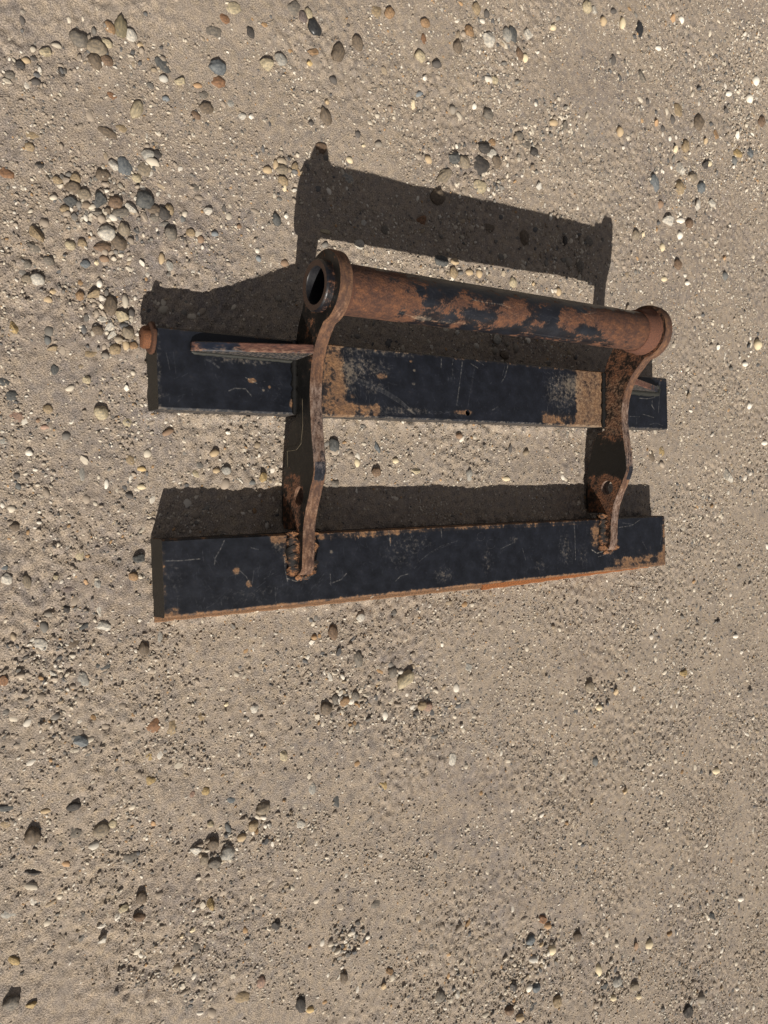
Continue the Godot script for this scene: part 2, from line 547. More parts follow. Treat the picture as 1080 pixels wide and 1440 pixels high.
# profile: closed loop of (x, y) seen from the near end; lofted along z with slightly uneven edges. Face flagged as top gets the holes.
func beam(called: String, prof0: PackedVector2Array, prof1: PackedVector2Array, vv: PackedFloat32Array, z0: float, z1: float, mat: Material, end_mat: Material, top_edge: int, holes: Array, sd: int) -> MeshInstance3D:
	var r := RandomNumberGenerator.new()
	r.seed = sd
	var n := 48
	var rows := []
	var k := prof0.size()
	for i in n + 1:
		var t := float(i) / n
		var row := []
		for j in k:
			var q := prof0[j].lerp(prof1[j], t)
			if i > 0 and i < n:
				q += Vector2(r.randf_range(-1, 1), r.randf_range(-1, 1)) * 0.00035
			row.append(Vector3(q.x, q.y, lerpf(z0, z1, t)))
		rows.append(row)
	var mb := MB.new()
	for i in n:
		var u0 := float(i) / n
		var u1 := float(i + 1) / n
		var mid := Vector3.ZERO
		for q in rows[i]: mid += q / k
		for j in k:
			if j == top_edge and not holes.is_empty():
				continue
			var j1 := (j + 1) % k
			mb.quad(rows[i][j], rows[i + 1][j], rows[i + 1][j1], rows[i][j1], mid, Vector2(u0, vv[j]), Vector2(u1, vv[j]), Vector2(u1, vv[j + 1]), Vector2(u0, vv[j + 1]))
	if not holes.is_empty():
		var a := top_edge
		var b := (a + 1) % k
		var outline := PackedVector2Array()
		for i in n + 1: outline.append(Vector2(rows[i][a].z, rows[i][a].x))
		for i in range(n, -1, -1): outline.append(Vector2(rows[i][b].z, rows[i][b].x))
		var y: float = prof0[a].y
		var xa: float = prof0[a].x
		var xb: float = prof0[b].x
		for q in face(outline, holes):
			var ids := []
			for e in q:
				var t2: Vector2 = e
				ids.append(mb.vert(Vector3(t2.y, y, t2.x), Vector3.UP, Vector2((t2.x - z0) / (z1 - z0), lerpf(vv[a], vv[a + 1], (t2.y - xa) / (xb - xa)))))
			mb.tri_i(ids[0], ids[1], ids[2])
		for hl in holes:
			for i in 24:
				var a0 := TAU * i / 24.0
				var a1 := TAU * (i + 1) / 24.0
				var c0 := Vector3(hl.y + sin(a0) * hl.z, y, hl.x + cos(a0) * hl.z)
				var c1 := Vector3(hl.y + sin(a1) * hl.z, y, hl.x + cos(a1) * hl.z)
				var dn := Vector3(0, -0.03, 0)
				var tt := Vector2((hl.x - z0) / (z1 - z0), 0.5)
				mb.quad(c0, c1, c1 + dn, c0 + dn, (c0 + c1) * 0.5 + (c0 + c1 - 2.0 * Vector3(hl.y, y, hl.x)), tt, tt, tt, tt)
	var mesh := ArrayMesh.new()
	mb.surface(mesh, mat)
	var caps := MB.new()
	for e in [0, n]:
		var nn := Vector3(0, 0, 1.0 if e == 0 else -1.0)
		var ids := []
		for j in k: ids.append(caps.vert(rows[e][j], nn, Vector2.ZERO))
		var poly := PackedVector2Array()
		for j in k: poly.append(Vector2(rows[e][j].x, rows[e][j].y))
		var tr := Geometry2D.triangulate_polygon(poly)
		for q in range(0, tr.size(), 3): caps.tri_i(ids[tr[q]], ids[tr[q + 1]], ids[tr[q + 2]])
	caps.surface(mesh, end_mat)
	return part(called, mesh, bracket)

func area(q: PackedVector2Array) -> float:
	var a := 0.0
	for i in q.size(): a += q[i].cross(q[(i + 1) % q.size()])
	return a

# triangles (as point triples) of an outline with round holes (x, y, radius) joined to it by slits
func face(outline: PackedVector2Array, holes: Array) -> Array:
	var loop := outline.duplicate()
	if area(loop) < 0.0:
		loop.reverse()
	for hl in holes:
		var c := Vector2(hl.x, hl.y)
		var best := 0
		for i in loop.size():
			if loop[i].distance_to(c) < loop[best].distance_to(c): best = i
		var start := (loop[best] - c).angle()
		var ring := PackedVector2Array()
		var n := 28
		for i in n:
			ring.append(c + Vector2.from_angle(start - 0.001 - (TAU - 0.002) * i / (n - 1)) * hl.z)
		var out := PackedVector2Array()
		for i in best + 1: out.append(loop[i])
		out.append_array(ring)
		var nxt := loop[(best + 1) % loop.size()]
		out.append(loop[best] + (nxt - loop[best]).normalized() * 0.00004)
		for i in range(best + 1, loop.size()): out.append(loop[i])
		loop = out
	var tr := Geometry2D.triangulate_polygon(loop)
	if tr.is_empty():
		push_error("face could not be cut")
	var res := []
	for q in range(0, tr.size(), 3):
		res.append([loop[tr[q]], loop[tr[q + 1]], loop[tr[q + 2]]])
	return res

# an upright plate in its own x, y; thickness runs from z = 0 back to z = -thick
func plate(called: String, outline: PackedVector2Array, holes: Array, thick: float, lo: Vector2, hi: Vector2, near_mat: Material, far_mat: Material, edge_mat: Material, parent: Node3D) -> MeshInstance3D:
	var b := 0.0018
	var k := outline.size()
	if area(outline) < 0.0:
		outline.reverse()
	var inset := PackedVector2Array()
	var outn := PackedVector2Array()
	for i in k:
		var a := (outline[i] - outline[(i + k - 1) % k]).normalized()
		var c := (outline[(i + 1) % k] - outline[i]).normalized()
		var n := (Vector2(a.y, -a.x) + Vector2(c.y, -c.x)).normalized()
		outn.append(n)
		inset.append(outline[i] - n * b)
	var mesh := ArrayMesh.new()
	for side in 2:
		var mb := MB.new()
		var z := 0.0 if side == 0 else -thick
		var nn := Vector3(0, 0, 1 if side == 0 else -1)
		for q in face(inset, holes):
			var ids := []
			for e in q:
				var t2: Vector2 = e
				ids.append(mb.vert(Vector3(t2.x, t2.y, z), nn, Vector2((t2.x - lo.x) / (hi.x - lo.x), (hi.y - t2.y) / (hi.y - lo.y))))
			mb.tri_i(ids[0], ids[1], ids[2])
		mb.surface(mesh, near_mat if side == 0 else far_mat)
	var eb := MB.new()
	var total := 0.0
	var acc := [0.0]
	for i in k:
		total += outline[i].distance_to(outline[(i + 1) % k])
		acc.append(total)
	var rings := []
	for i in k:
		rings.append([Vector3(inset[i].x, inset[i].y, 0), Vector3(outline[i].x, outline[i].y, -b), Vector3(outline[i].x, outline[i].y, -thick + b), Vector3(inset[i].x, inset[i].y, -thick)])
	for i in k:
		var i1 := (i + 1) % k
		for s in 3:
			var ids := []
			for e in [[i, s, acc[i]], [i1, s, acc[i + 1]], [i1, s + 1, acc[i + 1]], [i, s + 1, acc[i]]]:
				var q: Vector3 = rings[e[0]][e[1]]
				var nn: Vector3 = (Vector3(outn[e[0]].x, outn[e[0]].y, [1.0, 0.0, -1.0][s])).normalized()
				ids.append(eb.vert(q, nn, Vector2(e[2] / total, [0.02, 0.12, 0.88, 0.98][e[1]])))
			eb.quad_i(ids[0], ids[1], ids[2], ids[3])
	for hl in holes:
		for i in 32:
			var a0 := TAU * i / 32.0
			var a1 := TAU * (i + 1) / 32.0
			var d0 := Vector3(cos(a0), sin(a0), 0)
			var d1 := Vector3(cos(a1), sin(a1), 0)
			var c := Vector3(hl.x, hl.y, 0)
			var bk := Vector3(0, 0, -thick)
			var ids := [eb.vert(c + d0 * hl.z, -d0, Vector2(0.3 + 0.002 * i, 0.1)), eb.vert(c + d1 * hl.z, -d1, Vector2(0.302 + 0.002 * i, 0.1)), eb.vert(c + d1 * hl.z + bk, -d1, Vector2(0.302 + 0.002 * i, 0.9)), eb.vert(c + d0 * hl.z + bk, -d0, Vector2(0.3 + 0.002 * i, 0.9))]
			eb.quad_i(ids[0], ids[1], ids[2], ids[3])
	eb.surface(mesh, edge_mat)
	return part(called, mesh, parent)

# a surface turned about an axis along z; prof: [z, radius, v of texture along]
func turned(mb: MB, axis: Vector2, slope: Vector2, prof: Array, segs: int, bump: float, sd: int, flip := 1.0) -> void:
	var nz := FastNoiseLite.new()
	nz.seed = sd
	nz.frequency = 9.0
	var rows := []
	for i in prof.size():
		var a: Array = prof[maxi(i - 1, 0)]
		var b: Array = prof[mini(i + 1, prof.size() - 1)]
		var dz: float = b[0] - a[0]
		var dr: float = b[1] - a[1]
		var row := []
		for j in segs + 1:
			var t := TAU * j / segs - PI
			var d := Vector3(sin(t), cos(t), 0)
			var z: float = prof[i][0]
			var rad: float = prof[i][1] + bump * nz.get_noise_3d(d.x * 0.3, d.y * 0.3, z)
			var c := Vector3(axis.x + slope.x * z, axis.y + slope.y * z, z)
			var nn := (d * absf(dz) + Vector3(0, 0, -signf(dz) * dr)).normalized() * flip
			row.append(mb.vert(c + d * rad, nn, Vector2(prof[i][2], float(j) / segs)))
		rows.append(row)
	for i in prof.size() - 1:
		for j in segs:
			mb.quad_i(rows[i][j], rows[i + 1][j], rows[i + 1][j + 1], rows[i][j + 1])

# a lumpy run of weld metal along points
func bead(pts: Array, radius: float, sd: int, lump := 1.0) -> MB:
	var nz := FastNoiseLite.new()
	nz.seed = sd
	nz.frequency = 60.0
	var path := []
	for i in pts.size() - 1:
		var d: float = pts[i].distance_to(pts[i + 1])
		var n := maxi(1, int(d / 0.0035))
		for s in n: path.append(pts[i].lerp(pts[i + 1], float(s) / n))
	path.append(pts[pts.size() - 1])
	var mb := MB.new()
	var rows := []
	for i in path.size():
		var t: Vector3 = (path[mini(i + 1, path.size() - 1)] - path[maxi(i - 1, 0)]).normalized()
		var a := t.cross(Vector3(0.31, 0.9, 0.2)).normalized()
		var b := t.cross(a)
		var row := []
		for j in 9:
			var w := TAU * j / 8.0
			var d := a * cos(w) + b * sin(w)
			var rad := radius * (1.0 + 0.11 * lump * sin(i * 1.7) + 0.85 * lump * nz.get_noise_3dv(path[i] + d * radius * 0.6))
			if i == 0 or i == path.size() - 1: rad *= 0.3
			row.append(mb.vert(path[i] + d * rad, d, Vector2(i * 0.02, j / 8.0)))
		rows.append(row)
	for i in path.size() - 1:
		for j in 8:
			mb.quad_i(rows[i][j], rows[i][j + 1], rows[i + 1][j + 1], rows[i + 1][j])
	return mb

func build_bracket() -> void:
	bracket = Node3D.new()
	bracket.name = "lifting_bracket"
	bracket.position = ORIGIN
	bracket.rotation.y = TURN
	bracket.scale = Vector3(0.9904, 0.9904, 0.9904)
	add_child(bracket)
	tag(bracket, "rusty black steel lifting bracket of two beams, two side plates and a hollow tube", "bracket")
	var grain := stone_mats_tex()
	var end_dark := plain(rgb(46, 42, 36), 0.7, grain, 30.0)
	var wr := new_paint(256, 64)
	wr.fill(0, 0.5)
	wr.fill(1, 0.2)
	var weld_rust := wr.bake(4, Color(0.10, 0.085, 0.075), Color(0.34, 0.22, 0.15), Color(0.60, 0.42, 0.27), DUST, BARE, 1.6, 0.7, 4.0)
	var weld_dark := plain(rgb(27, 26, 25), 0.45, grain, 60.0)
	var rust_plain := plain(rgb(128, 82, 52), 0.9, grain, 40.0)
	var lip_orange := plain(rgb(172, 108, 60), 0.9, grain, 30.0)
	var lip_brown := plain(rgb(146, 110, 80), 0.9, grain, 30.0)

	# front beam
	var fp := new_paint(1536, 224)
	fp.fill(1, 0.08)
	fp.blob(1, 0.3561, 0.409, 0.0466, 0.267, 0.17)
	fp.blob(1, 0.1156, 0.725, 0.0714, 0.139, 0.12)
	fp.blob(1, 0.0133, 0.506, 0.0184, 0.305, 0.12)
	fp.box(0, 0.0, 0.86, 1.0, 1.0, 0.006, 0.55)
	fp.box(0, 0.0, 0.0, 1.0, 0.14, 0.002, 0.35)
	fp.box(0, 0.0, 0.0, 0.002, 1.0, 0.003, 0.3)
	fp.box(0, 0.995, 0.0, 1.0, 1.0, 0.008, 0.5)
	fp.box(0, 0.2206, 0.132, 0.3528, 0.202, 0.004, 0.42)
	fp.box(0, 0.3277, 0.104, 0.5648, 0.179, 0.004, 0.4)
	fp.box(0, 0.5650, 0.133, 0.7759, 0.192, 0.003, 0.3)
	fp.box(0, 0.0, 0.148, 1.0, 0.152, 0.002, 0.08)
	fp.box(0, 0.0, 0.85, 1.0, 0.855, 0.003, 0.25)
	fp.line(2, 0.0028, 0.331, 0.0233, 0.336, 1.0, 0.55)
	fp.line(2, 0.0233, 0.336, 0.0467, 0.333, 1.0, 0.55)
	fp.line(2, 0.0797, 0.169, 0.0744, 0.246, 1.2, 0.45)
	fp.line(2, 0.0744, 0.246, 0.0668, 0.338, 1.2, 0.45)
	fp.line(2, 0.0668, 0.338, 0.0656, 0.400, 1.2, 0.45)
	fp.line(2, 0.1163, 0.251, 0.1268, 0.276, 1.3, 0.35)
	fp.blob(0, 0.0945, 0.471, 0.0074, 0.059, 0.7)
	fp.line(2, 0.0930, 0.509, 0.0998, 0.476, 1.0, 0.5)
	fp.line(2, 0.0998, 0.476, 0.1080, 0.536, 1.0, 0.5)
	fp.line(2, 0.1080, 0.536, 0.1128, 0.608, 1.0, 0.5)
	fp.blob(0, 0.1118, 0.607, 0.0062, 0.055, 0.75)
	fp.line(2, 0.1192, 0.484, 0.1162, 0.610, 0.5, 0.4)
	fp.line(2, 0.1640, 0.371, 0.1645, 0.495, 0.9, 0.6)
	fp.line(2, 0.1645, 0.495, 0.1675, 0.620, 0.9, 0.6)
	fp.line(2, 0.1676, 0.592, 0.1803, 0.628, 1.2, 0.6)
	fp.line(2, 0.1803, 0.628, 0.1954, 0.607, 1.2, 0.6)
	fp.line(2, 0.1954, 0.607, 0.2088, 0.571, 1.2, 0.6)
	fp.blob(0, 0.1569, 0.207, 0.0163, 0.094, 0.45)
	fp.blob(0, 0.1743, 0.357, 0.0166, 0.214, 0.6)
	fp.box(0, 0.1465, 0.138, 0.2203, 0.193, 0.006, 0.4)
	fp.line(2, 0.2339, 0.584, 0.2345, 0.708, 1.0, 0.45)
	fp.line(2, 0.2334, 0.683, 0.2514, 0.651, 1.3, 0.45)
	fp.line(2, 0.2514, 0.651, 0.2602, 0.593, 1.3, 0.45)
	fp.blob(1, 0.2371, 0.346, 0.0039, 0.025, 0.8)
	fp.blob(1, 0.1547, 0.277, 0.0108, 0.071, 0.45)
	fp.blob(0, 0.0119, 0.806, 0.0153, 0.057, 0.5)
	fp.scuffs(60, 0.0412, 0.499, 0.2013, 0.926, 26, -0.9, 0.8, 0.34, 1)
	fp.scuffs(30, 0.0030, 0.154, 0.0648, 0.872, 22, 1.4, 0.5, 0.28, 2)
	fp.scuffs(16, 0.1806, 0.575, 0.2171, 0.839, 30, -0.8, 0.3, 0.3, 3)
	fp.scuffs(34, 0.2202, 0.205, 0.3492, 0.928, 18, 1.2, 0.9, 0.28, 4)
	fp.scuffs(150, 0.0, 0.17, 1.0, 0.84, 9, 0.3, 3.0, 0.22, 5)
	fp.line(0, 0.2761, 0.160, 0.2770, 0.236, 1.3, 0.6)
	fp.line(0, 0.2811, 0.162, 0.2821, 0.213, 1.3, 0.6)
	fp.line(0, 0.3376, 0.161, 0.3382, 0.296, 1.3, 0.6)
	fp.line(0, 0.2680, 0.158, 0.2690, 0.196, 1.3, 0.6)
	fp.line(0, 0.2360, 0.166, 0.2369, 0.223, 1.3, 0.6)
	fp.line(2, 0.3349, 0.150, 0.3375, 0.318, 1.6, 0.5)
	fp.line(2, 0.4342, 0.169, 0.4348, 0.268, 1.4, 0.45)
	fp.line(2, 0.7364, 0.147, 0.7383, 0.352, 1.5, 0.45)
	fp.line(2, 0.7383, 0.352, 0.7382, 0.662, 1.5, 0.45)
	fp.line(2, 0.3772, 0.222, 0.3756, 0.250, 0.6, 0.3)
	fp.line(2, 0.3756, 0.250, 0.3716, 0.266, 0.6, 0.3)
	fp.line(2, 0.3716, 0.266, 0.3669, 0.263, 0.6, 0.3)
	fp.line(2, 0.3669, 0.263, 0.3634, 0.242, 0.6, 0.3)
	fp.line(2, 0.3634, 0.242, 0.3625, 0.212, 0.6, 0.3)
	fp.line(2, 0.3625, 0.212, 0.3646, 0.185, 0.6, 0.3)
	fp.line(2, 0.3646, 0.185, 0.3689, 0.172, 0.6, 0.3)
	fp.line(2, 0.3689, 0.172, 0.3735, 0.178, 0.6, 0.3)
	fp.line(2, 0.3914, 0.369, 0.3893, 0.404, 0.6, 0.3)
	fp.line(2, 0.3893, 0.404, 0.3842, 0.424, 0.6, 0.3)
	fp.line(2, 0.3842, 0.424, 0.3783, 0.419, 0.6, 0.3)
	fp.line(2, 0.3783, 0.419, 0.3739, 0.393, 0.6, 0.3)
	fp.line(2, 0.3739, 0.393, 0.3728, 0.355, 0.6, 0.3)
	fp.line(2, 0.3728, 0.355, 0.3755, 0.321, 0.6, 0.3)
	fp.line(2, 0.3755, 0.321, 0.3808, 0.305, 0.6, 0.3)
	fp.line(2, 0.3808, 0.305, 0.3867, 0.313, 0.6, 0.3)
	fp.line(2, 0.4100, 0.315, 0.4085, 0.340, 0.6, 0.3)
	fp.line(2, 0.4085, 0.340, 0.4049, 0.354, 0.6, 0.3)
	fp.line(2, 0.4049, 0.354, 0.4006, 0.351, 0.6, 0.3)
	fp.line(2, 0.4006, 0.351, 0.3975, 0.332, 0.6, 0.3)
	fp.line(2, 0.3975, 0.332, 0.3967, 0.305, 0.6, 0.3)
	fp.line(2, 0.3967, 0.305, 0.3986, 0.281, 0.6, 0.3)
	fp.line(2, 0.3986, 0.281, 0.4024, 0.270, 0.6, 0.3)
	fp.line(2, 0.4024, 0.270, 0.4066, 0.276, 0.6, 0.3)
	fp.line(2, 0.5243, 0.284, 0.5224, 0.314, 0.6, 0.3)
	fp.line(2, 0.5224, 0.314, 0.5178, 0.331, 0.6, 0.3)
	fp.line(2, 0.5178, 0.331, 0.5124, 0.328, 0.6, 0.3)
	fp.line(2, 0.5124, 0.328, 0.5083, 0.305, 0.6, 0.3)
	fp.line(2, 0.5083, 0.305, 0.5073, 0.273, 0.6, 0.3)
	fp.line(2, 0.5073, 0.273, 0.5097, 0.244, 0.6, 0.3)
	fp.line(2, 0.5097, 0.244, 0.5146, 0.230, 0.6, 0.3)
	fp.line(2, 0.5146, 0.230, 0.5200, 0.237, 0.6, 0.3)
	fp.line(2, 0.5467, 0.382, 0.5445, 0.417, 0.6, 0.3)
	fp.line(2, 0.5445, 0.417, 0.5392, 0.436, 0.6, 0.3)
	fp.line(2, 0.5392, 0.436, 0.5329, 0.431, 0.6, 0.3)
	fp.line(2, 0.5329, 0.431, 0.5283, 0.405, 0.6, 0.3)
	fp.line(2, 0.5283, 0.405, 0.5272, 0.369, 0.6, 0.3)
	fp.line(2, 0.5272, 0.369, 0.5299, 0.336, 0.6, 0.3)
	fp.line(2, 0.5299, 0.336, 0.5355, 0.321, 0.6, 0.3)
	fp.line(2, 0.5355, 0.321, 0.5417, 0.329, 0.6, 0.3)
	fp.line(2, 0.3813, 0.214, 0.3805, 0.228, 0.6, 0.3)
	fp.line(2, 0.3805, 0.228, 0.3785, 0.236, 0.6, 0.3)
	fp.line(2, 0.3785, 0.236, 0.3761, 0.235, 0.6, 0.3)
	fp.line(2, 0.3761, 0.235, 0.3743, 0.224, 0.6, 0.3)
	fp.line(2, 0.3743, 0.224, 0.3739, 0.209, 0.6, 0.3)
	fp.line(2, 0.3739, 0.209, 0.3750, 0.196, 0.6, 0.3)
	fp.line(2, 0.3750, 0.196, 0.3771, 0.189, 0.6, 0.3)
	fp.line(2, 0.3771, 0.189, 0.3794, 0.192, 0.6, 0.3)
	fp.line(2, 0.3890, 0.528, 0.4107, 0.431, 0.7, 0.35)
	fp.line(2, 0.4107, 0.431, 0.4327, 0.363, 0.7, 0.35)
	fp.line(2, 0.4327, 0.363, 0.4664, 0.312, 0.7, 0.35)
	fp.line(2, 0.3944, 0.500, 0.4244, 0.400, 0.5, 0.3)
	fp.line(2, 0.4244, 0.400, 0.4521, 0.348, 0.5, 0.3)
	fp.line(2, 0.5572, 0.451, 0.5857, 0.383, 1.0, 0.5)
	fp.line(2, 0.6077, 0.461, 0.6147, 0.614, 0.6, 0.45)
	fp.line(2, 0.3445, 0.724, 0.3548, 0.670, 1.2, 0.5)
	fp.line(2, 0.3548, 0.670, 0.3692, 0.654, 1.2, 0.5)
	fp.blob(1, 0.4365, 0.705, 0.0250, 0.124, 0.32)
	fp.blob(1, 0.5274, 0.575, 0.0181, 0.225, 0.22)
	fp.blob(1, 0.7124, 0.518, 0.0200, 0.314, 0.28)
	fp.blob(1, 0.7590, 0.607, 0.0163, 0.249, 0.21)
	fp.blob(1, 0.6493, 0.698, 0.0203, 0.136, 0.21)
	fp.blob(1, 0.5891, 0.338, 0.0140, 0.066, 0.32)
	fp.blob(1, 0.3928, 0.302, 0.0374, 0.121, 0.15)
	fp.scuffs(110, 0.3274, 0.162, 0.6995, 0.965, 16, 0.6, 2.0, 0.26, 6)
	fp.scuffs(40, 0.6894, 0.198, 0.7881, 0.763, 26, 1.5, 0.3, 0.32, 7)
	fp.blob(0, 0.7940, 0.333, 0.0230, 0.270, 0.6)
	fp.line(2, 0.7816, 0.545, 0.7965, 0.605, 1.6, 0.75)
	fp.line(2, 0.7965, 0.605, 0.8197, 0.578, 1.6, 0.75)
	fp.line(2, 0.8001, 0.653, 0.8431, 0.605, 0.9, 0.6)
	fp.line(2, 0.8608, 0.268, 0.8975, 0.251, 1.2, 0.5)
	fp.line(2, 0.8975, 0.251, 0.9229, 0.175, 1.2, 0.5)
	fp.line(2, 0.8707, 0.207, 0.9017, 0.237, 0.8, 0.4)
	fp.line(2, 0.9298, 0.495, 0.9420, 0.614, 0.9, 0.4)
	fp.line(2, 0.9875, 0.236, 0.9912, 0.392, 0.8, 0.4)
	fp.line(2, 0.9912, 0.392, 0.9841, 0.564, 0.8, 0.4)
	fp.line(2, 0.9966, 0.199, 0.9898, 0.314, 0.7, 0.4)
	fp.box(0, 0.8462, 0.772, 0.9986, 0.870, 0.04, 0.28)
	fp.blob(0, 0.8826, 0.752, 0.0500, 0.082, 0.4)
	fp.blob(0, 0.9371, 0.738, 0.0346, 0.099, 0.35)
	fp.blob(0, 0.9849, 0.759, 0.0196, 0.155, 0.5)
	fp.scuffs(60, 0.8194, 0.632, 0.9931, 0.891, 14, 1.35, 0.3, 0.4, 8)
	fp.box(0, 0.8185, 0.822, 0.9984, 0.917, 0.004, 0.4)
	fp.blob(1, 0.8448, 0.480, 0.0094, 0.087, 0.3)
	var fm := fp.bake(1, NAVY, RUST_BROWN, RUST_ORANGE, DUST, BARE, 0.8, 0.5, 2.0)
	var f0 := PackedVector2Array([Vector2(0.101, -0.010), Vector2(0.101, 0.047), Vector2(0.104, 0.05), Vector2(0.2265, 0.05), Vector2(0.2300, 0.0475), Vector2(0.2335, -0.006), Vector2(0.2335, -0.010)])
	var f1 := PackedVector2Array([Vector2(0.1137, -0.010), Vector2(0.1137, 0.047), Vector2(0.1167, 0.05), Vector2(0.2423, 0.05), Vector2(0.2458, 0.0475), Vector2(0.2490, -0.006), Vector2(0.2490, -0.010)])
	var fv := PackedFloat32Array([0.0, 0.13, 0.15, 0.85, 0.87, 0.97, 0.98, 1.0])
	var fb := beam("beam", f0, f1, fv, 0.672, -0.669, fm, end_dark, 2, [], 3)
	fb.set_meta("label", "wider dark beam with scratched paint and rusted bottom edge")
	var lip := MB.new()
	for s in 40:
		var r0 := 0.672 - 0.739 * s / 40.0
		var r1 := 0.672 - 0.739 * (s + 1) / 40.0
		var e0 := 0.2440 + 0.0115 * s / 40.0 + 0.0007 * sin(s * 2.3)
		var e1 := 0.2440 + 0.0115 * (s + 1) / 40.0 + 0.0007 * sin((s + 1) * 2.3)
		_slab(lip, 0.215, e0, e1, r0, r1, -0.0105, -0.0045)
	part("bottom_flange", one(lip, lip_brown), fb)
	var lip2 := MB.new()
	for s in 34:
		var r0 := -0.067 - 0.604 * s / 34.0
		var r1 := -0.067 - 0.604 * (s + 1) / 34.0
		var e0 := 0.2595 + 0.0008 * sin(s * 1.9) - 0.004 * s / 34.0
		var e1 := 0.2595 + 0.0008 * sin((s + 1) * 1.9) - 0.004 * (s + 1) / 34.0
		_slab(lip2, 0.215, e0, e1, r0, r1, -0.0105, -0.0015)
	part("bottom_flange", one(lip2, lip_orange), fb)

	# rear beam
	var rp := new_paint(1536, 224)
	rp.fill(1, 0.05)
	rp.box(1, 0.0, 0.86, 1.0, 1.0, 0.003, 0.5)
	rp.box(0, 0.0, 0.1, 1.0, 0.15, 0.002, 0.3)
	rp.box(1, 0.0, 0.1, 0.002, 0.85, 0.005, 0.28)
	rp.line(2, 0.0112, 0.365, 0.0131, 0.434, 0.7, 0.35)
	rp.line(2, 0.0131, 0.434, 0.0148, 0.514, 0.7, 0.35)
	rp.line(2, 0.0615, 0.393, 0.0691, 0.414, 2.2, 0.3)
	rp.line(2, 0.0691, 0.414, 0.0772, 0.458, 2.2, 0.3)
	rp.blob(0, 0.1220, 0.557, 0.0086, 0.030, 0.9)
	rp.line(2, 0.1129, 0.534, 0.1281, 0.583, 1.2, 0.45)
	rp.line(2, 0.0897, 0.670, 0.0978, 0.642, 1.2, 0.5)
	rp.line(2, 0.0978, 0.642, 0.1124, 0.641, 1.2, 0.5)
	rp.line(2, 0.1124, 0.641, 0.1202, 0.706, 1.2, 0.5)
	rp.blob(0, 0.1461, 0.608, 0.0034, 0.022, 0.8)
	rp.blob(1, 0.1375, 0.644, 0.0027, 0.017, 0.9)
	rp.blob(0, 0.1779, 0.755, 0.0057, 0.067, 0.9)
	rp.blob(1, 0.0079, 0.737, 0.0064, 0.028, 0.35)
	rp.scuffs(40, 0.0055, 0.358, 0.1637, 0.792, 14, 1.0, 1.6, 0.25, 11)
	rp.scuffs(24, 0.1310, 0.543, 0.1639, 0.748, 6, 1.0, 2.0, 0.4, 12)
	rp.line(2, 0.0199, 0.350, 0.0224, 0.550, 0.5, 0.2)
	rp.blob(1, 0.1088, 0.382, 0.0606, 0.043, 0.4)
	rp.box(0, 0.2289, 0.176, 0.2546, 0.869, 0.012, 0.62)
	rp.box(0, 0.2550, 0.447, 0.2666, 0.866, 0.012, 0.3)
	rp.box(0, 0.2552, 0.745, 0.3092, 0.856, 0.008, 0.5)
	rp.blob(0, 0.3146, 0.780, 0.0088, 0.085, 0.8)
	rp.blob(0, 0.3249, 0.415, 0.0134, 0.051, 0.9)
	rp.blob(0, 0.2765, 0.645, 0.0091, 0.038, 0.5)
	rp.blob(1, 0.2833, 0.330, 0.0433, 0.188, 0.44)
	rp.blob(1, 0.2686, 0.482, 0.0175, 0.228, 0.4)
	rp.blob(1, 0.3107, 0.549, 0.0295, 0.127, 0.25)
	rp.blob(1, 0.3541, 0.770, 0.0792, 0.065, 0.35)
	rp.blob(1, 0.3265, 0.329, 0.0224, 0.128, 0.25)
	rp.box(1, 0.2497, 0.116, 0.3805, 0.167, 0.006, 0.4)
	rp.blob(0, 0.3780, 0.226, 0.0055, 0.026, 0.7)
	rp.scuffs(70, 0.2530, 0.182, 0.3394, 0.709, 16, 1.45, 0.5, 0.4, 13)
	rp.scuffs(30, 0.2530, 0.182, 0.3400, 0.580, 16, 0.3, 0.9, 0.4, 14)
	rp.line(2, 0.2793, 0.449, 0.3205, 0.530, 0.45, 0.55)
	rp.line(2, 0.3205, 0.530, 0.3548, 0.645, 0.45, 0.55)
	rp.line(2, 0.3548, 0.645, 0.3829, 0.794, 0.45, 0.55)
	rp.line(2, 0.2802, 0.463, 0.3212, 0.544, 0.45, 0.55)
	rp.line(2, 0.3212, 0.544, 0.3547, 0.657, 0.45, 0.55)
	rp.line(2, 0.3547, 0.657, 0.3829, 0.798, 0.45, 0.55)
	rp.line(2, 0.2811, 0.477, 0.3218, 0.559, 0.45, 0.55)
	rp.line(2, 0.3218, 0.559, 0.3546, 0.669, 0.45, 0.55)
	rp.line(2, 0.3546, 0.669, 0.3829, 0.803, 0.45, 0.55)
	rp.line(2, 0.2820, 0.491, 0.3225, 0.574, 0.45, 0.55)
	rp.line(2, 0.3225, 0.574, 0.3546, 0.681, 0.45, 0.55)
	rp.line(2, 0.3546, 0.681, 0.3828, 0.807, 0.45, 0.55)
	rp.line(2, 0.2829, 0.505, 0.3232, 0.588, 0.45, 0.55)
	rp.line(2, 0.3232, 0.588, 0.3545, 0.693, 0.45, 0.55)
	rp.line(2, 0.3545, 0.693, 0.3828, 0.812, 0.45, 0.55)
	rp.line(2, 0.2905, 0.305, 0.2953, 0.408, 0.7, 0.45)
	rp.line(2, 0.2953, 0.408, 0.2864, 0.412, 0.7, 0.45)
	rp.line(2, 0.2864, 0.412, 0.2948, 0.303, 0.7, 0.45)
	rp.line(2, 0.4783, 0.172, 0.4705, 0.440, 0.7, 0.55)
	rp.line(2, 0.4705, 0.440, 0.4629, 0.676, 0.7, 0.55)
	rp.line(2, 0.5029, 0.194, 0.4943, 0.430, 0.5, 0.35)
	rp.line(2, 0.4943, 0.430, 0.4864, 0.692, 0.5, 0.35)
	rp.line(2, 0.4574, 0.263, 0.4550, 0.401, 0.8, 0.3)
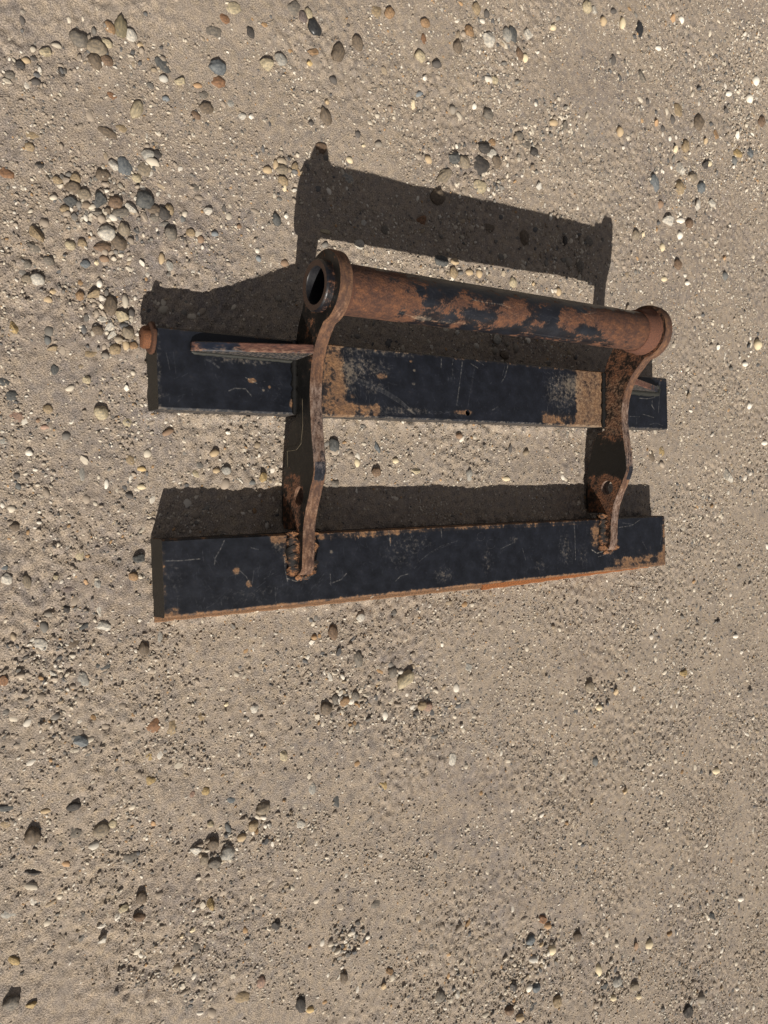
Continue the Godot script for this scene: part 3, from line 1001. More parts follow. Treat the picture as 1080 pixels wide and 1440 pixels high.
	rp.line(2, 0.4355, 0.166, 0.4350, 0.263, 1.6, 0.5)
	rp.line(2, 0.4592, 0.160, 0.4568, 0.229, 1, 0.4)
	rp.line(2, 0.5046, 0.135, 0.5221, 0.184, 1, 0.35)
	rp.blob(1, 0.3834, 0.322, 0.0039, 0.020, 0.8)
	rp.blob(1, 0.3822, 0.468, 0.0047, 0.024, 0.7)
	rp.scuffs(46, 0.3851, 0.757, 0.4880, 0.798, 10, 0.1, 0.6, 0.5, 15)
	rp.scuffs(40, 0.2775, 0.791, 0.3769, 0.829, 12, 0.05, 0.4, 0.45, 16)
	rp.blob(0, 0.4732, 0.756, 0.0261, 0.041, 0.75)
	rp.blob(0, 0.4883, 0.756, 0.0114, 0.060, 0.5)
	rp.scuffs(60, 0.3421, 0.171, 0.5189, 0.795, 9, 1.4, 0.9, 0.28, 17)
	rp.scuffs(12, 0.4440, 0.270, 0.4643, 0.397, 10, 1.3, 0.4, 0.45, 18)
	rp.line(2, 0.5748, 0.163, 0.5677, 0.299, 1.4, 0.45)
	rp.line(2, 0.5677, 0.299, 0.5599, 0.369, 1.4, 0.45)
	rp.line(2, 0.5683, 0.172, 0.5618, 0.289, 0.8, 0.35)
	rp.line(2, 0.5376, 0.711, 0.5500, 0.667, 1.6, 0.4)
	rp.line(2, 0.4770, 0.170, 0.4712, 0.417, 0.6, 0.5)
	rp.line(2, 0.4712, 0.417, 0.4643, 0.687, 0.6, 0.5)
	rp.line(2, 0.5046, 0.180, 0.4935, 0.530, 0.4, 0.3)
	rp.line(2, 0.4953, 0.185, 0.5091, 0.227, 1.2, 0.5)
	rp.box(0, 0.7421, 0.150, 0.8023, 0.876, 0.01, 0.8)
	rp.box(1, 0.7421, 0.150, 0.8023, 0.876, 0.01, 0.3)
	rp.box(0, 0.6578, 0.731, 0.7471, 0.874, 0.01, 0.48)
	rp.blob(0, 0.6628, 0.801, 0.0220, 0.080, 0.4)
	rp.blob(1, 0.7035, 0.426, 0.0578, 0.326, 0.45)
	rp.blob(1, 0.7268, 0.308, 0.0232, 0.164, 0.4)
	rp.scuffs(110, 0.6577, 0.218, 0.7476, 0.769, 13, 1.5, 0.35, 0.55, 19)
	rp.scuffs(30, 0.6552, 0.180, 0.7501, 0.298, 14, 0.3, 0.8, 0.5, 20)
	rp.scuffs(70, 0.4632, 0.202, 0.6573, 0.816, 8, 1.3, 1.2, 0.26, 21)
	rp.line(2, 0.6734, 0.331, 0.6740, 0.545, 0.8, 0.5)
	rp.line(2, 0.6740, 0.545, 0.6863, 0.514, 0.8, 0.5)
	rp.line(2, 0.6863, 0.514, 0.6881, 0.365, 0.8, 0.5)
	rp.line(2, 0.6881, 0.365, 0.6734, 0.331, 0.8, 0.5)
	rp.scuffs(60, 0.4599, 0.846, 0.6518, 0.849, 12, 0.05, 0.4, 0.5, 22)
	rp.line(2, 0.9786, 0.164, 0.9762, 0.370, 0.8, 0.55)
	rp.line(2, 0.9762, 0.370, 0.9716, 0.620, 0.8, 0.55)
	rp.line(2, 0.9132, 0.427, 0.9371, 0.428, 1.0, 0.6)
	rp.line(2, 0.9371, 0.428, 0.9596, 0.402, 1.0, 0.6)
	rp.line(2, 0.9596, 0.402, 0.9652, 0.347, 1.0, 0.6)
	rp.line(2, 0.8845, 0.691, 0.9138, 0.688, 0.8, 0.5)
	rp.line(2, 0.9532, 0.449, 0.9520, 0.520, 1.6, 0.5)
	rp.line(2, 0.9520, 0.520, 0.9587, 0.571, 1.6, 0.5)
	rp.line(2, 0.9239, 0.650, 0.9561, 0.686, 1.2, 0.5)
	rp.line(2, 0.9046, 0.707, 0.9042, 0.794, 0.6, 0.4)
	rp.line(2, 0.9433, 0.790, 0.9639, 0.764, 0.7, 0.4)
	rp.line(2, 0.9639, 0.764, 0.9845, 0.796, 0.7, 0.4)
	rp.scuffs(30, 0.8947, 0.209, 0.9969, 0.829, 10, 0.8, 1.4, 0.3, 23)
	rp.scuffs(120, 0.0, 0.17, 1.0, 0.84, 8, 0.3, 3.0, 0.22, 24)
	var rm := rp.bake(2, NAVY, RUST_BROWN, RUST_ORANGE, DUST, BARE, 0.8, 0.5, 2.0)
	var g0 := PackedVector2Array([Vector2(-0.2468, -0.010), Vector2(-0.2468, 0.047), Vector2(-0.2438, 0.05), Vector2(-0.1154, 0.05), Vector2(-0.1119, 0.0475), Vector2(-0.1140, -0.007), Vector2(-0.1140, -0.010)])
	var g1 := PackedVector2Array([Vector2(-0.2513, -0.010), Vector2(-0.2513, 0.047), Vector2(-0.2483, 0.05), Vector2(-0.1185, 0.05), Vector2(-0.115, 0.0475), Vector2(-0.1172, -0.007), Vector2(-0.1172, -0.010)])
	var rb := beam("beam", g0, g1, fv, 0.6695, -0.6915, rm, end_dark, 2, [Vector3(0.0079, -0.1315, 0.0062)], 5)
	rb.set_meta("label", "rear beam under the tube with rust patches beside the plates")

	# side plates
	var eye := Vector2(-0.321, 0.147)
	var eye_far := Vector2(-0.325, 0.1635)
	var outs := []
	var runs := [[Vector2(-0.252, 0.146), Vector2(-0.240, 0.1335), Vector2(-0.225, 0.123), Vector2(-0.207, 0.1145), Vector2(-0.186, 0.1085), Vector2(-0.165, 0.1055), Vector2(-0.143, 0.1045), Vector2(-0.122, 0.105), Vector2(-0.08, 0.1095), Vector2(-0.04, 0.116), Vector2(-0.012, 0.1195), Vector2(-0.005, 0.119), Vector2(0.010, 0.1135), Vector2(0.035, 0.1015), Vector2(0.058, 0.0905), Vector2(0.075, 0.084), Vector2(0.092, 0.0805), Vector2(0.115, 0.078), Vector2(0.156, 0.0765), Vector2(0.167, 0.0745), Vector2(0.175, 0.069), Vector2(0.1785, 0.062), Vector2(0.179, 0.0505)],
		[Vector2(-0.253, 0.158), Vector2(-0.239, 0.1435), Vector2(-0.226, 0.132), Vector2(-0.210, 0.122), Vector2(-0.190, 0.113), Vector2(-0.168, 0.107), Vector2(-0.145, 0.1045), Vector2(-0.120, 0.1045), Vector2(-0.08, 0.110), Vector2(-0.04, 0.116), Vector2(-0.012, 0.1185), Vector2(-0.005, 0.118), Vector2(0.010, 0.1125), Vector2(0.035, 0.1010), Vector2(0.058, 0.0895), Vector2(0.078, 0.0815), Vector2(0.098, 0.0765), Vector2(0.125, 0.0735), Vector2(0.168, 0.0725), Vector2(0.178, 0.0705), Vector2(0.186, 0.066), Vector2(0.1895, 0.060), Vector2(0.190, 0.0505)]]
	var rr := RandomNumberGenerator.new()
	rr.seed = 12
	for k in 2:
		var ec: Vector2 = [eye, eye_far][k]
		var out := PackedVector2Array()
		out.append_array([Vector2(-0.250, 0.0505), Vector2(-0.272, 0.058), Vector2(-0.300, 0.075)])
		for i in 41:
			var a := deg_to_rad(lerpf(262.0, 5.0, i / 40.0))
			out.append(ec + Vector2(cos(a), sin(a)) * (0.0625 + rr.randf_range(-1, 1) * 0.0003))
		var run: Array = runs[k]
		for i in run.size() - 1:
			var n := maxi(1, int(run[i].distance_to(run[i + 1]) / 0.008))
			for s in n: out.append(run[i].lerp(run[i + 1], float(s) / n) + Vector2(rr.randf_range(-1, 1), rr.randf_range(-1, 1)) * 0.0005)
		out.append(run[run.size() - 1])
		out.append_array([Vector2(0.118, 0.0505), Vector2(0.0985, 0.0505), Vector2(0.0965, 0.002), Vector2(0.085, -0.006), Vector2(0.04, -0.007), Vector2(-0.02, 0.001), Vector2(-0.075, 0.016), Vector2(-0.100, 0.030), Vector2(-0.106, 0.0505), Vector2(-0.18, 0.0505)])
		outs.append(out)
	var lo := Vector2(-0.40, 0.0)
	var hi := Vector2(0.19, 0.22)
	var holes := [[Vector3(eye.x, eye.y, 0.0432), Vector3(0.036, 0.062, 0.0175)], [Vector3(eye_far.x, eye_far.y, 0.0432), Vector3(0.036, 0.060, 0.0175)]]
	var sides := []
	for k in 2:
		var np := new_paint(768, 288)
		var wp := new_paint(768, 288)
		var ep := new_paint(2048, 48)
		_plate_paint(np, wp, ep, k)
		var nm := np.bake(5 + k, Color(0.058, 0.053, 0.05), Color(0.30, 0.205, 0.15), Color(0.50, 0.33, 0.22), DUST, Color(0.68, 0.62, 0.57), 0.9, 0.55, 3.0)
		var wm := wp.bake(8 + k, NAVY, RUST_A, RUST_B, DUST, BARE, 1.0, 0.5, 3.0)
		var em := ep.bake(11 + k, Color(0.085, 0.095, 0.13), Color(0.27, 0.187, 0.145), Color(0.47, 0.335, 0.23), Color(0.55, 0.50, 0.475), Color(0.62, 0.575, 0.55), 0.9, 0.5, 2.5, 0.5)
		var pl := plate("side_plate", outs[k].duplicate(), holes[k], 0.0245, lo, hi, nm, wm, em, bracket)
		pl.set_meta("label", ["side plate nearest the bolt, dark with a pale worn edge", "farther side plate, brown with bare speckled rust"][k])
		pl.rotation.y = -0.036
		pl.position = Vector3(0, 0, [0.4235, -0.4285][k])
		sides.append(pl)
		for zz in [0.0035, -0.028]:
			var out_by: float = 0.004 if zz > 0.0 else -0.002
			var front := bead([Vector3(0.100, 0.050, zz + out_by), Vector3([0.181, 0.192][k], 0.050, zz + out_by)], 0.0120, 30 + k)
			part("weld_bead", one(front, weld_rust), pl)
			var rear := bead([Vector3(-0.247, 0.052, zz), Vector3(-0.112, 0.052, zz)], 0.0062, 33 + k)
			part("weld_bead", one(rear, weld_dark), pl)
		part("weld_bead", one(bead([Vector3([0.182, 0.193][k], 0.052, 0.003), Vector3([0.1825, 0.1935][k], 0.051, -0.012), Vector3([0.182, 0.193][k], 0.052, -0.028)], 0.0072, 37 + k), weld_rust), pl)

	# cross tube
	var tp := new_paint(1536, 384)
	tp.fill(0, 0.36)
	tp.box(0, 0.0, 0.0, 0.012, 1.0, 0.02, -0.12)
	tp.box(0, 0.0502, 0.377, 0.1663, 0.740, 0.06, 0.6)
	tp.box(0, 0.1287, 0.571, 0.3909, 0.645, 0.03, 0.22)
	tp.box(0, 0.84, 0.25, 1.0, 0.85, 0.05, 0.5)
	tp.blob(0, 0.1530, 0.442, 0.0204, 0.022, -0.5)
	tp.blob(0, 0.1460, 0.515, 0.0100, 0.018, -0.5)
	tp.blob(0, 0.1775, 0.502, 0.0114, 0.018, -0.5)
	tp.blob(0, 0.2130, 0.490, 0.0129, 0.053, -0.5)
	tp.blob(0, 0.2453, 0.483, 0.0223, 0.055, -0.5)
	tp.blob(0, 0.1760, 0.630, 0.0165, 0.043, -0.5)
	tp.blob(0, 0.1784, 0.673, 0.0141, 0.045, -0.5)
	tp.blob(0, 0.2358, 0.555, 0.0318, 0.040, -0.5)
	tp.blob(0, 0.3337, 0.587, 0.0450, 0.061, -0.5)
	tp.blob(0, 0.2984, 0.650, 0.0315, 0.063, -0.5)
	tp.blob(0, 0.3020, 0.457, 0.0360, 0.072, -0.5)
	tp.box(0, 0.1167, 0.310, 0.3985, 0.323, 0.02, -0.5)
	tp.box(0, 0.3183, 0.310, 0.9282, 0.337, 0.02, -0.5)
	tp.blob(0, 0.3154, 0.520, 0.0305, 0.104, 0.55)
	tp.blob(0, 0.4576, 0.556, 0.0532, 0.146, 0.6)
	tp.blob(0, 0.4892, 0.498, 0.0351, 0.093, 0.5)
	tp.blob(0, 0.5516, 0.587, 0.0414, 0.033, 0.4)
	tp.blob(0, 0.6455, 0.537, 0.0455, 0.146, 0.6)
	tp.blob(0, 0.7276, 0.473, 0.0686, 0.102, 0.45)
	tp.blob(0, 0.7924, 0.521, 0.1039, 0.173, 0.5)
	tp.blob(0, 0.4237, 0.637, 0.0368, 0.039, 0.3)
	tp.blob(0, 0.3658, 0.545, 0.0374, 0.023, 0.3)
	tp.blob(0, 0.3319, 0.683, 0.0221, 0.112, 0.3)
	tp.blob(0, 0.5744, 0.530, 0.0437, 0.098, -0.45)
	tp.blob(0, 0.3845, 0.600, 0.0492, 0.071, -0.45)
	tp.blob(0, 0.3665, 0.721, 0.0322, 0.073, -0.45)
	tp.blob(0, 0.6819, 0.455, 0.0419, 0.044, -0.45)
	tp.blob(0, 0.7127, 0.601, 0.0610, 0.041, -0.45)
	tp.blob(0, 0.6024, 0.654, 0.0616, 0.075, -0.45)
	tp.blob(0, 0.4774, 0.692, 0.0361, 0.086, -0.45)
	tp.blob(1, 0.2316, 0.675, 0.0295, 0.047, 0.5)
	tp.blob(1, 0.2920, 0.674, 0.1068, 0.031, 0.4)
	tp.line(2, 0.3460, 0.493, 0.3835, 0.500, 1.2, 0.5)
	tp.line(2, 0.3835, 0.500, 0.4223, 0.496, 1.2, 0.5)
	tp.line(2, 0.4223, 0.496, 0.4553, 0.511, 1.2, 0.5)
	tp.line(2, 0.6738, 0.428, 0.6919, 0.473, 1.0, 0.45)
	tp.line(2, 0.6919, 0.473, 0.7351, 0.442, 1.0, 0.45)
	tp.line(2, 0.7129, 0.408, 0.7106, 0.497, 0.7, 0.4)
	tp.line(2, 0.3995, 0.505, 0.4424, 0.484, 0.8, 0.4)
	tp.scuffs(70, 0.1208, 0.424, 0.3876, 0.628, 12, 0.4, 1.5, 0.3, 31)
	tp.scuffs(110, 0.2975, 0.527, 0.8934, 0.616, 12, 0.3, 1.5, 0.32, 32)
	tp.line(2, 0.1738, 0.647, 0.2152, 0.673, 0.8, 0.4)
	tp.line(2, 0.2152, 0.673, 0.2433, 0.704, 0.8, 0.4)
	tp.line(2, 0.5166, 0.684, 0.6058, 0.692, 1.0, 0.3)
	tp.line(2, 0.6058, 0.692, 0.7143, 0.693, 1.0, 0.3)
	tp.scuffs(40, 0.3593, 0.471, 0.7951, 0.555, 40, 0.05, 0.25, 0.4, 33)
	tp.scuffs(30, 0.1381, 0.370, 0.3735, 0.617, 36, 0.05, 0.3, 0.35, 34)
	tp.box(1, 0.0, 0.79, 1.0, 0.83, 0.01, 0.35)
	var tm := tp.bake(3, Color(0.085, 0.095, 0.125), Color(0.24, 0.148, 0.108), Color(0.395, 0.252, 0.158), Color(0.50, 0.45, 0.38), BARE, 1.15, 0.42, 3.0, 0.45)
	var za := 0.427
	var zb := -0.470
	var slope := Vector2((eye.x - eye_far.x) / 0.85, (eye.y - eye_far.y) / 0.85)
	var axis := eye - slope * 0.40
	var tb := MB.new()
	var prof := [[za, 0.0418, 0.0], [za - 0.002, 0.0436, 0.002]]
	for i in 40: prof.append([lerpf(za - 0.004, zb + 0.004, i / 39.0), 0.0438, lerpf(0.004, 0.996, i / 39.0)])
	prof.append([zb + 0.001, 0.0436, 0.998])
	prof.append([zb, 0.0418, 1.0])
	turned(tb, axis, slope, prof, 72, 0.0004, 5)
	var tmesh := ArrayMesh.new()
	tb.surface(tmesh, tm)
	var bore := MB.new()
	turned(bore, axis, slope, [[za - 0.0015, 0.0323, 0.0], [za - 0.004, 0.0315, 0.005], [0.2, 0.031, 0.3], [-0.2, 0.031, 0.6], [zb + 0.0015, 0.0318, 1.0]], 56, 0.0002, 6, -1.0)
	bore.surface(tmesh, plain(rgb(40, 40, 44), 0.4, grain, 20.0))
	for e in [za, zb]:
		var rim := MB.new()
		var nn := Vector3(0, 0, 1 if e > 0 else -1)
		var ids := []
		for j in 57:
			var t := TAU * j / 56.0
			var d := Vector3(sin(t), cos(t), 0)
			ids.append([rim.vert(Vector3(axis.x + slope.x * e, axis.y + slope.y * e, e) + d * 0.0419, nn), rim.vert(Vector3(axis.x + slope.x * e, axis.y + slope.y * e, e - 0.0014 * nn.z) + d * 0.0322, nn)])
		for j in 56: rim.quad_i(ids[j][0], ids[j + 1][0], ids[j + 1][1], ids[j][1])
		rim.surface(tmesh, plain(rgb(78, 57, 45), 0.8, grain, 50.0))
	var tube := part("cross_tube", tmesh, bracket)
	for k in 2:
		# fillet of weld and a stepped collar where the tube meets each plate's inner face
		var zi: float = [0.3875, -0.4401][k]
		var s: float = [-1.0, 1.0][k]
		var cm := MB.new()
		turned(cm, axis, slope, [[zi + s * 0.014, 0.0440, 0.0], [zi + s * 0.012, 0.0458, 0.0], [zi + s * 0.006, 0.048, 0.0], [zi - s * 0.003, 0.053, 0.0]] if k == 0 else [[zi + s * 0.034, 0.0440, 0.0], [zi + s * 0.033, 0.0488, 0.0], [zi + s * 0.008, 0.0495, 0.0], [zi - s * 0.003, 0.055, 0.0]], 56, 0.0012, 8 + k)
		part("weld_collar", one(cm, plain(rgb(112, 72, 54) if k == 1 else rgb(104, 66, 48), 0.9, grain, 30.0)), tube)

	# gussets: triangular fins on the rear beam outside each plate
	for k in 2:
		var gp := new_paint(384, 96)
		gp.box(0, 0.0, 0.0, 1.0, 0.2, 0.02, 0.35)
		gp.fill(1, 0.58)
		var gm := gp.bake(15 + k, NAVY, RUST_A, RUST_BROWN, DUST, BARE, 1.0, 0.5, 2.0)
		var gs := new_paint(384, 32)
		gs.fill(0, 0.46)
		gs.box(0, 0.2, 0.0, 0.5, 1.0, 0.05, 0.5)
		gs.box(0, 0.05, 0.0, 0.13, 1.0, 0.03, -0.2)
		gs.box(1, 0.0, 0.8, 1.0, 1.0, 0.05, 0.4)
		var gse := gs.bake(17 + k, Color(0.075, 0.11, 0.18), Color(0.30, 0.19, 0.155), Color(0.43, 0.29, 0.23), DUST, BARE, 1.1, 0.5, 2.0)
		var za2: float = [0.4165, -0.4605][k]
		var zb2: float = [0.612, -0.6420][k]
		var outl := PackedVector2Array()
		var hp := 0.125
		var n := 16
		# own x runs outwards along the beam, own y up
		var ln := absf(zb2 - za2)
		outl.append(Vector2(0, 0.0505))
		outl.append(Vector2(0, hp - 0.006))
		for i in n + 1: outl.append(Vector2(0.004 + (ln - 0.008) * i / n, lerpf(hp, 0.0605, float(i) / n) + 0.0004 * sin(i * 2.1)))
		outl.append(Vector2(ln, 0.0580))
		outl.append(Vector2(ln + 0.001, 0.0505))
		var gu := plate("gusset", outl, [], 0.016, Vector2(0, 0.05), Vector2(ln, 0.115), gm, gm, gse, bracket)
		gu.position = Vector3(-0.2260 if k == 0 else -0.2100, 0, za2)
		gu.rotation.y = -PI / 2 if k == 0 else PI / 2
		var wb := MB.new()
		if k == 0:
			wb = bead([Vector3(0.004, 0.0505, -0.0172), Vector3(ln - 0.006, 0.0505, -0.0168), Vector3(ln - 0.001, 0.050, -0.016)], 0.0044, 61, 0.35)
		else:
			wb = bead([Vector3(0.004, 0.053, 0.003), Vector3(ln + 0.002, 0.053, 0.003), Vector3(ln + 0.006, 0.052, -0.008), Vector3(ln + 0.002, 0.053, -0.019)], 0.008, 62, 0.35)
		part("weld_bead", one(wb, plain(rgb(47, 47, 42), 0.6, grain, 24.0)), gu)

	# rusty bolt and washer on the near end of the rear beam
	var wm2 := MB.new()
	turned(wm2, Vector2(-0.2298, 0.0330), Vector2.ZERO, [[0.6697, 0.010, 0.0], [0.6697, 0.0245, 0.0], [0.6712, 0.0262, 0.0], [0.6745, 0.0262, 0.0], [0.6765, 0.0240, 0.0], [0.6770, 0.009, 0.0]], 40, 0.0045, 9)
	var bolt := part("bolt", null, bracket)
	var hb := MB.new()
	turned(hb, Vector2(-0.2298, 0.0330), Vector2.ZERO, [[0.6750, 0.0168, 0.0], [0.6845, 0.0165, 0.0], [0.6885, 0.0140, 0.0], [0.6897, 0.004, 0.0], [0.6897, 0.0, 0.0]], 14, 0.0060, 10)
	bolt.mesh = one(hb, rust_plain)
	bolt.set_meta("label", "flaking orange rust bolt head on the beam end")
	part("washer", one(wm2, plain(rgb(96, 62, 42), 0.92, grain, 50.0)), bolt)

func _slab(mb: MB, x0: float, e0: float, e1: float, z0: float, z1: float, y0: float, y1: float) -> void:
	var c := Vector3((x0 + e0) * 0.5, (y0 + y1) * 0.5, (z0 + z1) * 0.5)
	mb.quad(Vector3(x0, y1, z0), Vector3(x0, y1, z1), Vector3(e1 - 0.002, y1, z1), Vector3(e0 - 0.002, y1, z0), c)
	mb.quad(Vector3(e0 - 0.002, y1, z0), Vector3(e1 - 0.002, y1, z1), Vector3(e1, y0 + 0.003, z1), Vector3(e0, y0 + 0.003, z0), c)
	mb.quad(Vector3(e0, y0 + 0.003, z0), Vector3(e1, y0 + 0.003, z1), Vector3(e1, y0, z1), Vector3(e0, y0, z0), c)
	mb.quad(Vector3(x0, y0, z0), Vector3(x0, y1, z0), Vector3(e0 - 0.002, y1, z0), Vector3(e0, y0 + 0.003, z0), c)
	mb.quad(Vector3(x0, y0, z1), Vector3(x0, y1, z1), Vector3(e1 - 0.002, y1, z1), Vector3(e1, y0 + 0.003, z1), c)

func _plate_paint(np: Paint, wp: Paint, ep: Paint, k: int) -> void:
	if k == 0:
		np.fill(0, 0.12)
		np.fill(1, 0.08)
		np.box(0, 0.678, 0.727, 0.983, 1.000, 0.02, 0.42)
		np.blob(0, 0.739, 0.718, 0.085, 0.136, 0.4)
		np.blob(0, 0.134, 0.332, 0.153, 0.409, 0.18)
		np.blob(0, 0.271, 0.545, 0.102, 0.182, 0.25)
		np.scuffs(30, 0.2, 0.4, 0.9, 0.95, 14, 1.2, 0.7, 0.35, 41)
	else:
		np.box(0, -0.085, 0.000, 0.525, 0.773, 0.05, 0.62)
		np.box(1, 0.305, 0.523, 0.508, 0.727, 0.04, 0.42)
		np.scuffs(420, 0.30, 0.52, 0.52, 0.74, 2.2, 0.5, 3.0, 0.55, 42)
		np.box(0, 0.576, 0.455, 0.695, 0.636, 0.02, -0.3)
		np.blob(0, 0.739, 0.718, 0.102, 0.159, 0.5)
		np.box(0, 0.695, 0.545, 0.983, 1.000, 0.02, 0.6)
		np.scuffs(30, 0.5, 0.4, 0.75, 0.9, 16, 1.2, 0.9, 0.4, 43)
	wp.fill(0, 0.5)
	ep.fill(0, 0.74)
	ep.box(0, 0.285, 0.0, 0.455, 1.0, 0.01, 0.32)
	ep.box(1, 0.33, 0.1, 0.44, 0.9, 0.02, 0.28)
	ep.box(0, 0.455, 0.0, 0.50, 1.0, 0.006, -0.1)
	ep.box(1, 0.485, 0.1, 0.585, 0.9, 0.02, 0.62)
	ep.box(0, 0.585, 0.0, 0.93, 1.0, 0.03, 0.42)
	if k == 0:
		ep.box(0, 0.466, 0.2, 0.486, 0.75, 0.003, -1.0)
		ep.blob(1, 0.70, 0.5, 0.03, 0.5, 0.25)
	else:
		ep.box(0, 0.455, 0.45, 0.478, 0.95, 0.004, -1.0)
		ep.box(1, 0.30, 0.05, 0.42, 0.5, 0.02, 0.35)
		ep.box(0, 0.444, 0.0, 0.456, 1.0, 0.005, 0.5)
	ep.scuffs(90, 0.3, 0.05, 0.62, 0.95, 14, 0.0, 0.5, 0.5, 44 + k)

func stone_mats_tex() -> Texture2D:
	stone_material("grey")
	return stone_mats["tex"]

func strand() -> void:
	var path := [Vector3(-0.2009, 0.0906, -0.6185), Vector3(-0.1520, 0.0921, -0.6185), Vector3(-0.1208, 0.0854, -0.6185), Vector3(-0.1112, 0.0681, -0.6185), Vector3(-0.1114, 0.0323, -0.6185), Vector3(-0.0817, 0.0334, -0.6185)]
	var pts := []
	for q in path: pts.append(q)
	var mb := bead(pts, 0.0004, 77)
	var o := part("cobweb_strand", one(mb, plain(rgb(92, 82, 66), 0.8)), self)
	tag(o, "thin pale bent strand hanging against the dark near side plate", "strand")

func _ready() -> void:
	# camera, sky, sun, exposure
	var cam := Camera3D.new()
	cam.name = "camera"
	var th := deg_to_rad(55.6197)
	cam.transform = Transform3D(Basis(Vector3(0, cos(th), -sin(th)), Vector3(-1, 0, 0), Vector3(0, sin(th), cos(th))), Vector3(0, 1.25, 0))
	cam.fov = 69.389
	cam.near = 0.02
	cam.far = 200.0
	add_child(cam)
	cam.current = true
	var env := Environment.new()
	env.background_mode = Environment.BG_SKY
	var sky := Sky.new()
	var sm := ProceduralSkyMaterial.new()
	sm.sky_top_color = Color(0.57, 0.565, 0.585)
	sm.sky_horizon_color = Color(0.80, 0.77, 0.735)
	sm.ground_bottom_color = Color(0.30, 0.27, 0.23)
	sm.ground_horizon_color = Color(0.55, 0.52, 0.47)
	sm.sky_energy_multiplier = 0.70
	sky.sky_material = sm
	env.sky = sky
	env.tonemap_mode = Environment.TONE_MAPPER_LINEAR
	env.tonemap_exposure = 1.32
	env.sdfgi_enabled = true
	env.ssao_enabled = true
	env.ssil_enabled = true
	var we := WorldEnvironment.new()
	we.name = "environment"
	we.environment = env
	add_child(we)
	var sun := DirectionalLight3D.new()
	sun.name = "sun"
	sun.light_energy = 1.5
	sun.light_color = Color(1.0, 0.972, 0.93)
	sun.light_angular_distance = 0.5
	sun.shadow_enabled = true
	sun.look_at_from_position(Vector3(1.385, 1.0, 0.37), Vector3.ZERO)
	add_child(sun)

	# noise
	n_fine = noise_bytes(0.11, 1, 3)
	n_mid = noise_bytes(0.022, 2, 4)
	h_low.seed = 3; h_low.frequency = 0.9
	h_mid.seed = 4; h_mid.frequency = 7.0; h_mid.fractal_octaves = 3
	h_small.seed = 5; h_small.frequency = 42.0; h_small.fractal_octaves = 2
	h_pit.seed = 6; h_pit.frequency = 75.0; h_pit.fractal_octaves = 2
	patchy.seed = 7; patchy.frequency = 2.2; patchy.fractal_octaves = 3

	build_ground()
	build_bracket()
	strand()
	stones()
	gravel_and_grit()

